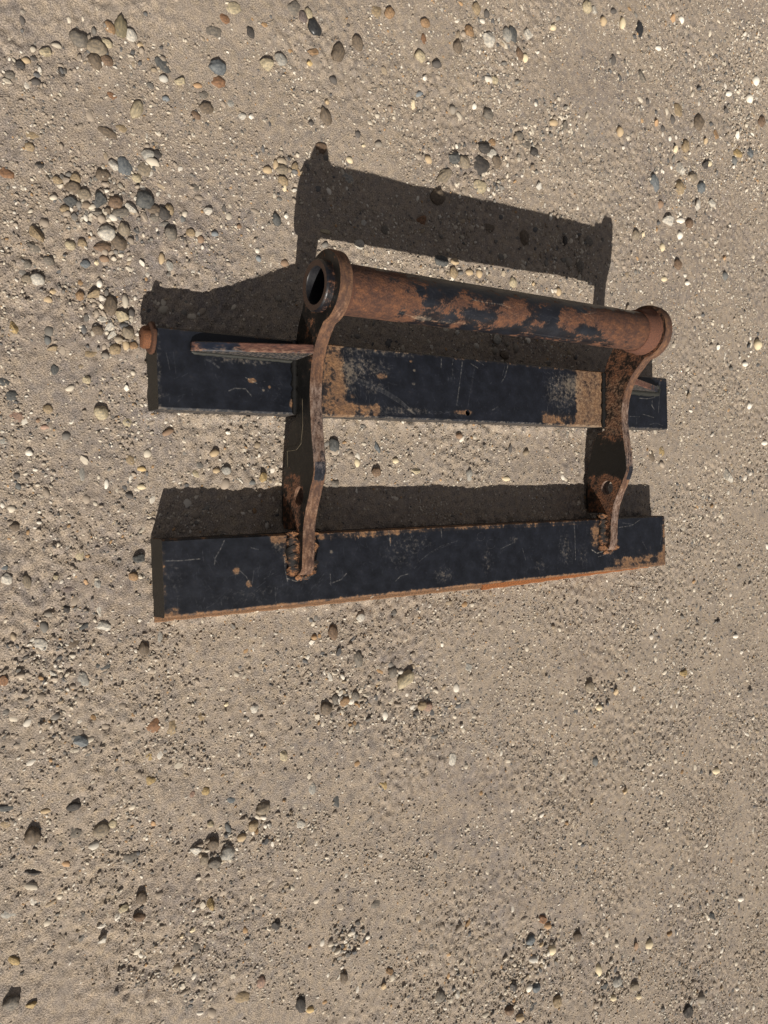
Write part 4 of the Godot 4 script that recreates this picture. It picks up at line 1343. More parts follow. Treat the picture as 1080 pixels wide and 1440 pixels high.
func stones() -> void:
	p("large dark grey flush round pebble in the patch above the tube's shadow", -0.782, -1.119, 0.0261, 0.0232, 1.41, 0.40, "dark", "f")
	p("large tan grey oval pebble in the topmost stones above the bolt", -0.752, -0.292, 0.0186, 0.0138, 1.65, 0.50, "tangrey", "r")
	p("large grey flush round pebble touching rust orange pebble high above the tube, past near plate", -0.850, -0.492, 0.0187, 0.0151, 1.92, 0.15, "grey", "f")
	p("medium rust orange angular flint above the tube, at bolt-side edge", -0.517, -0.164, 0.0153, 0.0136, 1.83, 0.30, "rust", "a")
	p("large slate grey angular flint in the cobbles above the bolt", -0.506, -0.298, 0.0178, 0.0136, 2.48, 0.60, "slate", "a")
	p("large blue grey flush oval pebble in the cobbles above the bolt", -0.574, -0.337, 0.0172, 0.0132, 0.18, 0.35, "bluegrey", "f")
	p("large slate grey round pebble in the cobbles above the bolt", -0.523, -0.369, 0.0164, 0.0150, 1.81, 0.60, "slate", "r")
	p("large tan flush round pebble below the front beam, past near plate", 0.371, -0.419, 0.0164, 0.0142, 0.49, 0.12, "tan", "f")
	p("medium pinkish tan flush oval pebble beside the beam gap, at bolt-side edge", -0.145, -0.172, 0.0144, 0.0120, 1.25, 0.10, "pink", "f")
	p("large blue grey angular flint below the front beam, bolt side", 0.369, -0.268, 0.0169, 0.0127, 1.06, 0.35, "bluegrey", "a")
	p("medium rust orange flush round pebble below the front beam, bolt side", 0.358, -0.383, 0.0151, 0.0144, 1.41, 0.12, "rust", "f")
	p("medium grey oval pebble in the topmost stones above the bolt", -0.757, -0.265, 0.0152, 0.0138, 1.55, 0.60, "grey", "r")
	p("large slate grey flush long pebble high above the tube, past near plate", -0.761, -0.401, 0.0179, 0.0119, 0.75, 0.25, "slate", "f")
	p("medium grey flush round pebble below the front beam, bolt side", 0.514, -0.256, 0.0134, 0.0135, 1.33, 0.12, "grey", "f")
	p("medium tan grey flush round pebble in the cobbles above the bolt", -0.574, -0.369, 0.0147, 0.0138, 1.26, 0.30, "tangrey", "f")
	p("large white angular flint high above the tube, middle", -1.069, -1.141, 0.0212, 0.0229, 0.25, 0.45, "white", "a")
	p("large grey flush round pebble far below the front beam, bolt side", 0.577, -0.346, 0.0158, 0.0126, 1.15, 0.20, "grey", "f")
	p("large white angular flint just below the front beam, bolt side", 0.188, -0.303, 0.0169, 0.0120, 1.31, 0.30, "white", "a")
	p("large olive long pebble in the topmost stones above the bolt", -0.801, -0.331, 0.0184, 0.0112, -0.00, 0.50, "olive", "r")
	p("large grey brown flush long pebble above the tube, bolt side", -0.619, -0.309, 0.0164, 0.0109, 1.38, 0.25, "greybrown", "f")
	p("large grey flush long pebble above the tube, at bolt-side edge", -0.408, -0.194, 0.0156, 0.0100, 1.58, 0.15, "grey", "f")
	p("large tan grey flush long pebble in the patch above the tube's shadow", -0.728, -1.015, 0.0267, 0.0141, 2.37, 0.40, "tangrey", "f")
	p("large white flush long pebble just below the front beam, at bolt-side edge", 0.207, -0.209, 0.0161, 0.0098, 1.29, 0.25, "white", "f")
	p("medium tan grey round pebble below the front beam, bolt side", 0.516, -0.299, 0.0148, 0.0129, 1.51, 0.45, "tangrey", "r")
	p("medium white round pebble in the cobbles above the bolt", -0.454, -0.307, 0.0145, 0.0127, 1.78, 0.65, "white", "r")
	p("medium tan angular flint above the tube, at bolt-side edge", -0.429, -0.203, 0.0152, 0.0106, 0.64, 0.80, "tan", "a")
	p("large grey brown oval pebble in the little heap beside the bolt", -0.337, -0.313, 0.0171, 0.0107, -0.08, 0.65, "greybrown", "r")
	p("medium grey brown round pebble below the front beam, at bolt-side edge", 0.500, -0.197, 0.0141, 0.0115, 0.15, 0.65, "greybrown", "r")
	p("large blue grey round pebble high above the tube, past near plate", -0.790, -0.498, 0.0168, 0.0132, 1.90, 0.60, "bluegrey", "r")
	p("medium slate grey angular flint in the cobbles above the bolt", -0.491, -0.252, 0.0132, 0.0123, 0.99, 0.50, "slate", "a")
	p("medium grey brown round pebble in the cobbles above the bolt", -0.443, -0.327, 0.0142, 0.0126, 1.40, 0.50, "greybrown", "r")
	p("large cream long pebble just below the front beam, middle", 0.348, -0.905, 0.0240, 0.0137, 2.17, 0.75, "cream", "r")
	p("large grey brown long pebble high above the tube, past near plate", -0.902, -0.746, 0.0224, 0.0128, 2.71, 0.65, "greybrown", "r")
	p("large cream angular flint high above the tube, past near plate", -0.826, -0.594, 0.0179, 0.0131, 1.90, 0.70, "cream", "a")
	p("medium grey brown oval pebble in the topmost stones above the bolt", -0.731, -0.291, 0.0139, 0.0116, 0.60, 0.45, "greybrown", "r")
	p("large cream long pebble above the tube, bolt side", -0.671, -0.356, 0.0184, 0.0095, 2.76, 0.70, "cream", "r")
	p("large grey flush round pebble touching purplish grey pebble high above the tube, past near plate", -0.954, -0.652, 0.0163, 0.0134, 1.94, 0.35, "grey", "f")
	p("large cream flush round pebble in the patch above the tube's shadow", -0.731, -1.117, 0.0209, 0.0160, 1.81, 0.35, "cream", "f")
	p("large grey brown round pebble in the tube's shadow", -0.680, -0.995, 0.0172, 0.0188, 0.48, 0.60, "greybrown", "r")
	p("medium grey round pebble far below the front beam, at bolt-side edge", 0.745, -0.167, 0.0123, 0.0113, 1.21, 0.70, "grey", "r")
	p("large dark grey blocky flint far below the front beam, beyond far ends", 1.418, -1.900, 0.0249, 0.0287, 0.26, 0.50, "dark", "a")
	p("large cream flush oval pebble high above the tube, past near plate", -0.907, -0.531, 0.0165, 0.0115, 1.94, 0.30, "cream", "f")
	p("large tan flush oval pebble above the tube, beyond far ends", -1.130, -1.863, 0.0235, 0.0248, 0.64, 0.25, "tan", "f")
	p("medium grey brown flush oval pebble just below the front beam, bolt side", 0.207, -0.256, 0.0130, 0.0103, 2.05, 0.12, "greybrown", "f")
	p("large tan flush long pebble beside the tube, bolt side", -0.255, -0.276, 0.0167, 0.0080, 1.60, 0.12, "tan", "f")
	p("medium cream angular flint in the little heap beside the bolt", -0.321, -0.330, 0.0130, 0.0119, 0.55, 0.65, "cream", "a")
	p("large tan flush long pebble far below the front beam, past near plate", 0.877, -0.542, 0.0184, 0.0099, 1.08, 0.30, "tan", "f")
	p("small yellow tan blocky flint beside the tube, at bolt-side edge", -0.281, -0.171, 0.0115, 0.0107, 0.51, 0.35, "yellow", "a")
	p("medium rust orange oval pebble high above the tube, past near plate", -0.765, -0.500, 0.0154, 0.0119, 1.89, 0.25, "rust", "r")
	p("medium pale grey angular flint in the cobbles above the bolt", -0.600, -0.376, 0.0140, 0.0113, 1.84, 0.50, "palegrey", "a")
	p("medium tan grey oval pebble below the front beam, past near plate", 0.546, -0.585, 0.0152, 0.0130, 1.77, 0.50, "tangrey", "r")
	p("large glossy black long pebble high above the tube, past near plate", -0.933, -0.694, 0.0175, 0.0124, 0.85, 0.55, "black", "r")
	p("large grey brown long pebble above the tube, past near plate", -0.770, -0.719, 0.0180, 0.0123, 0.45, 0.50, "greybrown", "r")
	p("large tan sharp splinter in the little heap beside the bolt", -0.351, -0.289, 0.0157, 0.0089, 1.91, 0.70, "tan", "a")
	p("medium pale grey flush oval pebble just below the front beam, bolt side", 0.267, -0.270, 0.0139, 0.0087, 0.55, 0.30, "palegrey", "f")
	p("medium cream round pebble beside the beam gap, bolt side", -0.161, -0.298, 0.0119, 0.0115, 1.65, 0.70, "cream", "r")
	p("medium slate grey blocky flint beside the front beam, bolt side", 0.078, -0.359, 0.0124, 0.0118, 1.53, 0.75, "slate", "a")
	p("small white blocky flint beside the front beam, at bolt-side edge", 0.103, -0.161, 0.0113, 0.0102, 0.47, 0.40, "white", "a")
	p("medium grey brown oval pebble touching a tan pebble in the cobbles above the bolt", -0.516, -0.256, 0.0129, 0.0101, 1.81, 0.50, "greybrown", "r")
	p("medium dark grey oval pebble in the cobbles above the bolt", -0.509, -0.402, 0.0133, 0.0114, 0.59, 0.50, "dark", "r")
	p("large pale grey flush oval pebble in the tube's shadow", -0.663, -0.767, 0.0163, 0.0126, 1.52, 0.25, "palegrey", "f")
	p("medium pale grey oval pebble in the pit below the front beam", 0.609, -0.514, 0.0139, 0.0124, 2.51, 0.60, "palegrey", "r")
	p("medium tan flush long pebble above the tube, at bolt-side edge", -0.585, -0.194, 0.0136, 0.0078, 1.67, 0.12, "tan", "f")
	p("large grey long pebble in the cobbles above the bolt", -0.493, -0.329, 0.0163, 0.0084, 1.96, 0.50, "grey", "r")
	p("medium pale grey flush long pebble far below the front beam, at bolt-side edge", 0.611, -0.165, 0.0136, 0.0075, 1.27, 0.25, "palegrey", "f")
	p("medium cream blocky flint high above the tube, at bolt-side edge", -0.719, -0.216, 0.0115, 0.0105, 1.91, 0.70, "cream", "a")
	p("medium grey brown round pebble above the tube, past near plate", -0.711, -0.476, 0.0143, 0.0112, 2.15, 0.40, "greybrown", "r")
	p("medium brown round pebble in the cobbles above the bolt", -0.508, -0.321, 0.0122, 0.0110, 1.80, 0.55, "brown", "r")
	p("large slate grey blocky flint in the patch above the tube's shadow", -0.772, -1.041, 0.0159, 0.0174, 0.75, 0.60, "slate", "a")
	p("medium yellow tan flush round pebble below the front beam, bolt side", 0.456, -0.379, 0.0126, 0.0102, 0.76, 0.20, "yellow", "f")
	p("medium grey flush round pebble far below the front beam, past near plate", 0.759, -0.459, 0.0134, 0.0107, 0.46, 0.15, "grey", "f")
	p("medium grey brown oval pebble touching a white flint in the cobbles above the bolt", -0.548, -0.302, 0.0133, 0.0097, 1.82, 0.50, "greybrown", "r")
	p("large slate grey flush oval pebble in the cluster at the top edge", -1.112, -1.221, 0.0175, 0.0165, 0.26, 0.50, "slate", "f")
	p("medium grey round pebble above the tube, past near plate", -0.475, -0.412, 0.0117, 0.0121, 1.78, 0.65, "grey", "r")
	p("medium tan flush round pebble beside the beam gap, bolt side", -0.088, -0.347, 0.0117, 0.0100, 0.53, 0.15, "tan", "f")
	p("medium white sharp splinter beside the front beam, bolt side", 0.160, -0.297, 0.0146, 0.0082, 0.25, 0.30, "white", "a")
	p("large slate grey flush long pebble below the front beam, past near plate", 0.565, -0.741, 0.0171, 0.0104, 0.19, 0.15, "slate", "f")
	p("large white angular flint above the tube, beyond far ends", -0.807, -1.811, 0.0285, 0.0176, 1.51, 0.70, "white", "a")
	p("large slate grey oval pebble between tube and its shadow", -0.542, -1.005, 0.0201, 0.0124, 1.62, 0.55, "slate", "r")
	p("medium tan flush round pebble high above the tube, middle", -1.023, -0.840, 0.0150, 0.0130, 1.94, 0.30, "tan", "f")
	p("large grey brown round pebble above the tube, beyond far ends", -1.123, -1.952, 0.0210, 0.0251, 0.95, 0.50, "greybrown", "r")
	p("small tan grey round pebble in the little heap beside the bolt", -0.297, -0.341, 0.0113, 0.0108, 0.95, 0.60, "tangrey", "r")
	p("large pale grey blocky flint just below the front beam, middle", 0.342, -1.078, 0.0178, 0.0145, 0.92, 0.30, "palegrey", "a")
	p("medium grey brown round pebble in the group below the front beam", 0.382, -0.719, 0.0151, 0.0121, 0.99, 0.60, "greybrown", "r")
	p("large grey long pebble just below the front beam, middle", 0.292, -0.792, 0.0177, 0.0111, 0.39, 0.45, "grey", "r")
	p("nearer medium tan grey oval pebble touching grey brown pebble in the cobbles above the bolt", -0.509, -0.273, 0.0118, 0.0095, 1.81, 0.55, "tangrey", "r")
	p("medium white angular flint in the cobbles above the bolt", -0.503, -0.347, 0.0117, 0.0104, 1.01, 0.65, "white", "a")
	p("lower small slate grey oval pebble near pinkish tan pebble beside the beam gap, outer edge", -0.178, -0.166, 0.0102, 0.0087, 1.27, 0.25, "slate", "f")
	p("small rust orange angular flint just below the front beam, at bolt-side edge", 0.257, -0.157, 0.0114, 0.0085, 0.15, 0.50, "rust", "a")
	p("medium cream angular flint below the front beam, past near plate", 0.459, -0.627, 0.0145, 0.0114, 0.36, 0.35, "cream", "a")
	p("medium brown long pebble in the cobbles above the bolt", -0.430, -0.301, 0.0144, 0.0079, 1.77, 0.55, "brown", "r")
	p("large grey sharp splinter high above the tube, past far plate", -1.171, -1.691, 0.0252, 0.0162, 0.62, 0.55, "grey", "a")
	p("medium dark grey sharp splinter far below the front beam, at bolt-side edge", 0.558, -0.199, 0.0146, 0.0069, 1.30, 0.40, "dark", "a")
	p("medium white angular flint in the little heap beside the bolt", -0.302, -0.313, 0.0138, 0.0082, 2.36, 0.55, "white", "a")
	p("large pale grey flush oval pebble below the front beam, past near plate", 0.528, -0.687, 0.0155, 0.0100, 0.28, 0.25, "palegrey", "f")
	p("large white angular flint beside the beam gap, beyond far ends", -0.107, -2.105, 0.0260, 0.0212, 0.58, 0.65, "white", "a")
	p("small white blocky flint in the cobbles above the bolt", -0.569, -0.319, 0.0110, 0.0104, 1.83, 0.70, "white", "a")
	p("medium brown flush round pebble above the tube, past near plate", -0.705, -0.709, 0.0136, 0.0117, 1.84, 0.45, "brown", "f")
	p("small white round pebble beside the tube, at bolt-side edge", -0.361, -0.204, 0.0101, 0.0098, 1.75, 0.65, "white", "r")
	p("medium grey brown round pebble in the pit below the front beam", 0.587, -0.488, 0.0126, 0.0109, 0.48, 0.65, "greybrown", "r")
	p("large rust orange angular flint in the tube's shadow", -0.618, -0.953, 0.0165, 0.0134, 1.50, 0.50, "rust", "a")
	p("medium white angular flint in the pit below the front beam", 0.591, -0.457, 0.0133, 0.0098, 0.88, 0.60, "white", "a")
	p("farther medium tan grey oval pebble touching grey brown pebble in the cobbles above the bolt", -0.466, -0.335, 0.0119, 0.0095, 0.37, 0.60, "tangrey", "r")
	p("large orange tan angular flint high above the tube, past near plate", -0.886, -0.692, 0.0159, 0.0107, 1.91, 0.45, "orange", "a")
	p("small brown round pebble in the topmost stones above the bolt", -0.738, -0.309, 0.0111, 0.0097, 1.90, 0.40, "brown", "r")
	p("large grey brown round pebble in the patch above the tube's shadow", -0.803, -1.167, 0.0161, 0.0158, 1.23, 0.45, "greybrown", "r")
	p("small cream flush round pebble beside the beam gap, bolt side", -0.148, -0.342, 0.0104, 0.0095, 0.72, 0.20, "cream", "f")
	p("medium grey flush round pebble far below the front beam, middle", 0.799, -0.840, 0.0147, 0.0116, 1.28, 0.20, "grey", "f")
	p("large blue grey sharp splinter between both beams and plates", -0.134, -0.839, 0.0183, 0.0100, 0.42, 0.35, "bluegrey", "a")
	p("large grey brown long pebble high above the tube, middle", -0.939, -0.792, 0.0155, 0.0113, 0.47, 0.60, "greybrown", "r")
	p("large brown long pebble just below the front beam, past near plate", 0.236, -0.735, 0.0162, 0.0101, 0.20, 0.65, "brown", "r")
	p("large white flush long pebble below the front beam, middle", 0.542, -1.037, 0.0178, 0.0113, 0.31, 0.25, "white", "f")
	p("large dark grey long pebble far below the front beam, past near plate", 0.936, -0.663, 0.0162, 0.0098, 0.18, 0.60, "dark", "r")
	p("large dark grey oval pebble in the patch above the tube's shadow", -0.821, -1.128, 0.0191, 0.0126, 1.84, 0.60, "dark", "r")
	p("large white angular flint touching a tan grey pebble in the patch beyond the far eye", -0.964, -1.863, 0.0197, 0.0215, 0.63, 0.60, "white", "a")
	p("small white oval pebble in the topmost stones above the bolt", -0.794, -0.347, 0.0114, 0.0094, 0.62, 0.60, "white", "r")
	p("medium pale grey oval pebble high above the tube, past near plate", -0.848, -0.623, 0.0131, 0.0110, 0.69, 0.60, "palegrey", "r")
	p("large tan grey oval pebble in the patch above the tube's shadow", -0.774, -1.071, 0.0165, 0.0136, 1.00, 0.50, "tangrey", "r")
	p("large white angular flint in the cluster at the top edge", -1.129, -1.265, 0.0168, 0.0156, 0.56, 0.60, "white", "a")
	p("medium slate grey flush long pebble below the front beam, at bolt-side edge", 0.450, -0.163, 0.0145, 0.0054, 1.35, 0.30, "slate", "f")
	p("medium slate grey oval pebble between both beams and plates", -0.131, -0.736, 0.0146, 0.0110, 0.20, 0.60, "slate", "r")
	p("large grey brown oval pebble in the tube's shadow", -0.647, -1.258, 0.0173, 0.0150, 0.52, 0.50, "greybrown", "r")
	p("large grey brown flush oval pebble in the tube's shadow", -0.644, -1.143, 0.0192, 0.0113, 1.78, 0.35, "greybrown", "f")
	p("large yellow tan blocky flint in coarse gravel at the far edge", -1.092, -2.163, 0.0279, 0.0182, 1.84, 0.50, "yellow", "a")
	p("large rust orange blocky flint in the lowest heap nearer the bolt", 0.975, -1.312, 0.0188, 0.0145, 0.84, 0.55, "rust", "a")
	p("medium cream angular flint high above the tube, past near plate", -0.743, -0.430, 0.0120, 0.0096, 1.89, 0.60, "cream", "a")
	p("small rust orange flush round pebble high above the tube, past near plate", -0.883, -0.512, 0.0114, 0.0101, 1.60, 0.30, "rust", "f")
	p("small grey angular flint in the cobbles above the bolt", -0.485, -0.292, 0.0108, 0.0090, 1.80, 0.50, "grey", "a")
	p("medium grey round pebble in the pit below the front beam", 0.620, -0.491, 0.0124, 0.0099, 1.31, 0.60, "grey", "r")
	p("medium pinkish tan round pebble far below the front beam, past near plate", 0.866, -0.582, 0.0128, 0.0107, 0.18, 0.35, "pink", "r")
	p("medium tan grey oval pebble at the tip of the tube's shadow", -0.640, -0.623, 0.0142, 0.0098, 1.83, 0.55, "tangrey", "r")
	p("medium grey brown oval pebble just below the front beam, bolt side", 0.228, -0.367, 0.0120, 0.0086, 0.17, 0.65, "greybrown", "r")
	p("large blue grey long pebble in the patch beyond the far eye", -0.898, -1.750, 0.0245, 0.0149, 0.75, 0.55, "bluegrey", "r")
	p("small orange tan oval pebble in the topmost stones above the bolt", -0.794, -0.313, 0.0112, 0.0085, 0.61, 0.50, "orange", "r")
	p("large pale grey oval pebble in the cluster at the top edge", -1.104, -1.200, 0.0172, 0.0137, -0.00, 0.50, "palegrey", "r")
	p("small grey brown blocky flint in the cobbles above the bolt", -0.488, -0.309, 0.0097, 0.0097, 1.80, 0.50, "greybrown", "a")
	p("small yellow tan flush round pebble below the front beam, bolt side", 0.410, -0.379, 0.0103, 0.0089, 0.17, 0.15, "yellow", "f")
	p("medium dark grey blocky flint far below the front beam, past near plate", 0.770, -0.611, 0.0122, 0.0109, 0.18, 0.50, "dark", "a")
	p("medium grey brown oval pebble touching a grey pebble in the cobbles above the bolt", -0.510, -0.385, 0.0115, 0.0088, 1.80, 0.50, "greybrown", "r")
	p("large tan oval pebble near a tan grey pebble in the patch beyond the far eye", -0.914, -1.863, 0.0196, 0.0196, 0.90, 0.50, "tan", "r")
	p("medium dark grey long pebble below the front beam, bolt side", 0.469, -0.256, 0.0120, 0.0072, 1.53, 0.50, "dark", "r")
	p("small grey brown oval pebble far below the front beam, bolt side", 0.644, -0.363, 0.0115, 0.0086, 0.16, 0.75, "greybrown", "r")
	p("medium yellow tan angular flint far below the front beam, past near plate", 0.693, -0.485, 0.0122, 0.0094, 0.17, 0.70, "yellow", "a")
	p("medium yellow tan angular flint below the front beam, middle", 0.561, -0.854, 0.0149, 0.0111, 0.55, 0.25, "yellow", "a")
	p("large cream angular flint between both beams and plates", -0.087, -0.938, 0.0169, 0.0102, 1.60, 0.35, "cream", "a")
	p("large white sharp splinter in the group below the front beam", 0.322, -0.725, 0.0164, 0.0084, 0.29, 0.35, "white", "a")
	p("large grey round pebble above the tube, middle", -0.902, -1.141, 0.0163, 0.0127, 1.87, 0.55, "grey", "r")
	p("small tan grey long pebble beside the front beam, at bolt-side edge", 0.107, -0.189, 0.0115, 0.0065, 0.16, 0.50, "tangrey", "r")
	p("small slate grey flush long pebble just below the front beam, bolt side", 0.250, -0.303, 0.0114, 0.0069, 1.45, 0.25, "slate", "f")
	p("small rust orange flush oval pebble in the topmost stones above the bolt", -0.682, -0.316, 0.0094, 0.0085, 1.51, 0.15, "rust", "f")
	p("large tan oval pebble near a white flint in the patch beyond the far eye", -1.038, -1.890, 0.0177, 0.0204, 0.64, 0.50, "tan", "r")
	p("large blue grey angular flint in coarse gravel at the far edge", -1.115, -2.231, 0.0207, 0.0229, 0.98, 0.50, "bluegrey", "a")
	p("large grey angular flint touching a dark grey pebble above the tube, past far plate", -0.867, -1.262, 0.0174, 0.0134, 1.59, 0.45, "grey", "a")
	p("small tan oval pebble in the little heap beside the bolt", -0.266, -0.320, 0.0105, 0.0084, 2.03, 0.60, "tan", "r")
	p("upper small slate grey oval pebble near pinkish tan pebble beside the beam gap, outer edge", -0.198, -0.159, 0.0086, 0.0076, 1.27, 0.30, "slate", "f")
	p("medium grey brown oval pebble high above the tube, middle", -1.024, -1.053, 0.0147, 0.0126, -0.00, 0.50, "greybrown", "r")
	p("small slate grey flush oval pebble beside the beam gap, bolt side", -0.221, -0.230, 0.0100, 0.0070, 0.08, 0.20, "slate", "f")
	p("medium purplish grey flush long pebble beside the front beam, bolt side", 0.123, -0.250, 0.0142, 0.0051, 1.51, 0.15, "purplegrey", "f")
	p("small tan flush oval pebble below the front beam, at bolt-side edge", 0.474, -0.161, 0.0093, 0.0070, 1.34, 0.25, "tan", "f")
	p("small yellow tan angular flint far below the front beam, at bolt-side edge", 0.762, -0.195, 0.0102, 0.0075, 1.21, 0.50, "yellow", "a")
	p("small tan round pebble below the front beam, past near plate", 0.573, -0.565, 0.0108, 0.0102, 1.34, 0.50, "tan", "r")
	p("medium orange tan round pebble near a grey brown pebble high above the tube, middle", -1.070, -1.086, 0.0128, 0.0142, 0.25, 0.50, "orange", "r")
	p("large tan grey round pebble in the patch beyond the far eye", -0.960, -1.924, 0.0236, 0.0149, 1.82, 0.50, "tangrey", "r")
	p("medium white flush round pebble below the front beam, past near plate", 0.593, -0.663, 0.0120, 0.0091, 1.06, 0.35, "white", "f")
	p("medium grey round pebble far below the front beam, middle", 1.046, -1.003, 0.0147, 0.0119, 0.53, 0.60, "grey", "r")
	p("small yellow tan blocky flint between beams near the bolt", -0.064, -0.585, 0.0110, 0.0100, 0.38, 0.75, "yellow", "a")
	p("large grey flush round pebble in the tube's shadow", -0.686, -1.486, 0.0183, 0.0126, 1.78, 0.40, "grey", "f")
	p("medium cream oval pebble high above the tube, middle", -0.967, -0.949, 0.0141, 0.0115, 1.46, 0.55, "cream", "r")
	p("medium grey oval pebble just below the front beam, middle", 0.330, -0.877, 0.0133, 0.0110, 0.21, 0.50, "grey", "r")
	p("small dark grey sharp splinter high above the tube, bolt side", -0.697, -0.239, 0.0113, 0.0066, 0.27, 0.60, "dark", "a")
	p("large glossy black long pebble high above the tube, past far plate", -1.292, -1.682, 0.0220, 0.0134, -0.00, 0.50, "black", "r")
	p("medium white sharp splinter in the little heap beside the bolt", -0.290, -0.317, 0.0125, 0.0065, 2.28, 0.50, "white", "a")
	p("small tan flush oval pebble above the tube, bolt side", -0.635, -0.333, 0.0106, 0.0070, 1.86, 0.30, "tan", "f")
	p("small tan oval pebble touching a grey brown pebble in the cobbles above the bolt", -0.522, -0.235, 0.0098, 0.0073, 1.22, 0.50, "tan", "r")
	p("medium slate grey oval pebble above the tube, past near plate", -0.544, -0.612, 0.0121, 0.0091, 0.42, 0.50, "slate", "r")
	p("large grey angular flint near a dark grey pebble above the tube, past far plate", -0.948, -1.394, 0.0161, 0.0140, 0.27, 0.50, "grey", "a")
	p("small yellow tan flush oval pebble just below the front beam, at bolt-side edge", 0.177, -0.215, 0.0100, 0.0063, 0.16, 0.25, "yellow", "f")
	p("small cream angular flint far below the front beam, bolt side", 0.654, -0.335, 0.0104, 0.0078, 1.85, 0.60, "cream", "a")
	p("large dark grey angular flint in the lowest heap nearer the bolt", 1.102, -1.216, 0.0172, 0.0119, 0.40, 0.60, "dark", "a")
	p("small tan round pebble in the cobbles above the bolt", -0.532, -0.260, 0.0088, 0.0083, 1.82, 0.55, "tan", "r")
	p("medium orange tan round pebble touching a tan pebble high above the tube, middle", -1.029, -0.870, 0.0108, 0.0128, 0.77, 0.70, "orange", "r")
	p("tiny grey round pebble near a white pebble beside the tube, at bolt-side edge", -0.393, -0.220, 0.0085, 0.0081, 1.76, 0.50, "grey", "r")
	p("small white blocky flint in the little heap beside the bolt", -0.312, -0.300, 0.0090, 0.0085, 1.72, 0.55, "white", "a")
	p("small grey brown round pebble in the little heap beside the bolt", -0.294, -0.293, 0.0089, 0.0084, 1.71, 0.60, "greybrown", "r")
	p("small cream blocky flint beside the beam gap, bolt side", -0.211, -0.276, 0.0087, 0.0084, 0.53, 0.55, "cream", "a")
	p("large tan grey round pebble just below the front beam, past far plate", 0.439, -1.480, 0.0170, 0.0142, 0.96, 0.70, "tangrey", "r")
	p("small cream oval pebble in the cobbles above the bolt", -0.424, -0.252, 0.0093, 0.0077, 1.77, 0.50, "cream", "r")
	p("lower small tan oval pebble touching tan grey pebble at the tip of the tube's shadow", -0.620, -0.626, 0.0114, 0.0095, 1.50, 0.55, "tan", "r")
	p("large white angular flint near a blue grey pebble in the patch beyond the far eye", -0.885, -1.952, 0.0180, 0.0188, 0.91, 0.60, "white", "a")
	p("small cream flush oval pebble beside the front beam, bolt side", 0.069, -0.266, 0.0091, 0.0071, 0.16, 0.25, "cream", "f")
	p("small tan flush oval pebble below the front beam, past near plate", 0.359, -0.467, 0.0102, 0.0081, 1.42, 0.20, "tan", "f")
	p("small white angular flint far below the front beam, bolt side", 0.695, -0.301, 0.0092, 0.0083, 1.62, 0.80, "white", "a")
	p("large pale grey oval pebble in the lowest heap farther off", 1.223, -1.591, 0.0165, 0.0162, 0.24, 0.55, "palegrey", "r")
	p("medium tan oval pebble between tube and its shadow", -0.525, -1.041, 0.0133, 0.0121, 0.94, 0.50, "tan", "r")
	p("medium cream oval pebble high above the tube, past far plate", -1.271, -1.472, 0.0153, 0.0148, 0.28, 0.60, "cream", "r")
	p("small pale grey angular flint beside the tube, past near plate", -0.420, -0.411, 0.0104, 0.0080, 0.58, 0.60, "palegrey", "a")
	p("medium rust orange flush long pebble high above the tube, middle", -1.004, -0.960, 0.0151, 0.0088, -0.00, 0.15, "rust", "f")
	p("large orange tan sharp splinter in coarse gravel at the far edge", -1.115, -2.038, 0.0214, 0.0156, 0.33, 0.40, "orange", "a")
	p("medium purplish grey long pebble high above the tube, past near plate", -0.945, -0.669, 0.0123, 0.0088, 0.21, 0.50, "purplegrey", "r")
	p("small brown long pebble far below the front beam, bolt side", 0.676, -0.360, 0.0114, 0.0068, 1.27, 0.70, "brown", "r")
	p("small yellow tan long pebble far below the front beam, at bolt-side edge", 0.684, -0.171, 0.0105, 0.0059, 0.93, 0.40, "yellow", "r")
	p("large white blocky flint in the patch beyond the far eye", -0.908, -2.024, 0.0215, 0.0153, 1.80, 0.60, "white", "a")
	p("large dark grey blocky flint in the patch beyond the far eye", -1.006, -1.984, 0.0213, 0.0152, 1.83, 0.50, "dark", "a")
	p("medium blue grey round pebble in the lowest heap nearer the bolt", 1.014, -1.276, 0.0154, 0.0124, 1.25, 0.55, "bluegrey", "r")
	p("medium orange tan round pebble near a rust orange pebble high above the tube, middle", -1.044, -0.964, 0.0140, 0.0103, 1.93, 0.50, "orange", "r")
	p("tiny tan grey round pebble beside the tube, at bolt-side edge", -0.358, -0.189, 0.0081, 0.0076, 1.35, 0.45, "tangrey", "r")
	p("small pinkish tan flush round pebble below the front beam, past near plate", 0.493, -0.449, 0.0094, 0.0080, 0.17, 0.15, "pink", "f")
	p("medium tan round pebble far below the front beam, past far plate", 1.190, -1.364, 0.0152, 0.0139, 0.41, 0.60, "tan", "r")
	p("small grey flush oval pebble high above the tube, past near plate", -0.734, -0.474, 0.0105, 0.0075, 1.88, 0.30, "grey", "f")
	p("small tan oval pebble touching a dark grey pebble in the cobbles above the bolt", -0.517, -0.411, 0.0097, 0.0081, 0.59, 0.60, "tan", "r")
	p("small grey flush oval pebble above the tube, past near plate", -0.567, -0.458, 0.0102, 0.0074, 1.81, 0.20, "grey", "f")
	p("medium tan oval pebble high above the tube, middle", -1.129, -1.107, 0.0134, 0.0121, -0.00, 0.50, "tan", "r")
	p("large blue grey oval pebble in the patch beyond the far eye", -0.940, -1.966, 0.0169, 0.0180, 0.32, 0.50, "bluegrey", "r")
	p("medium orange tan oval pebble in the group below the front beam", 0.375, -0.762, 0.0118, 0.0097, 2.29, 0.50, "orange", "r")
	p("medium dark grey angular flint in the tube's shadow", -0.668, -1.399, 0.0145, 0.0137, 0.54, 0.50, "dark", "a")
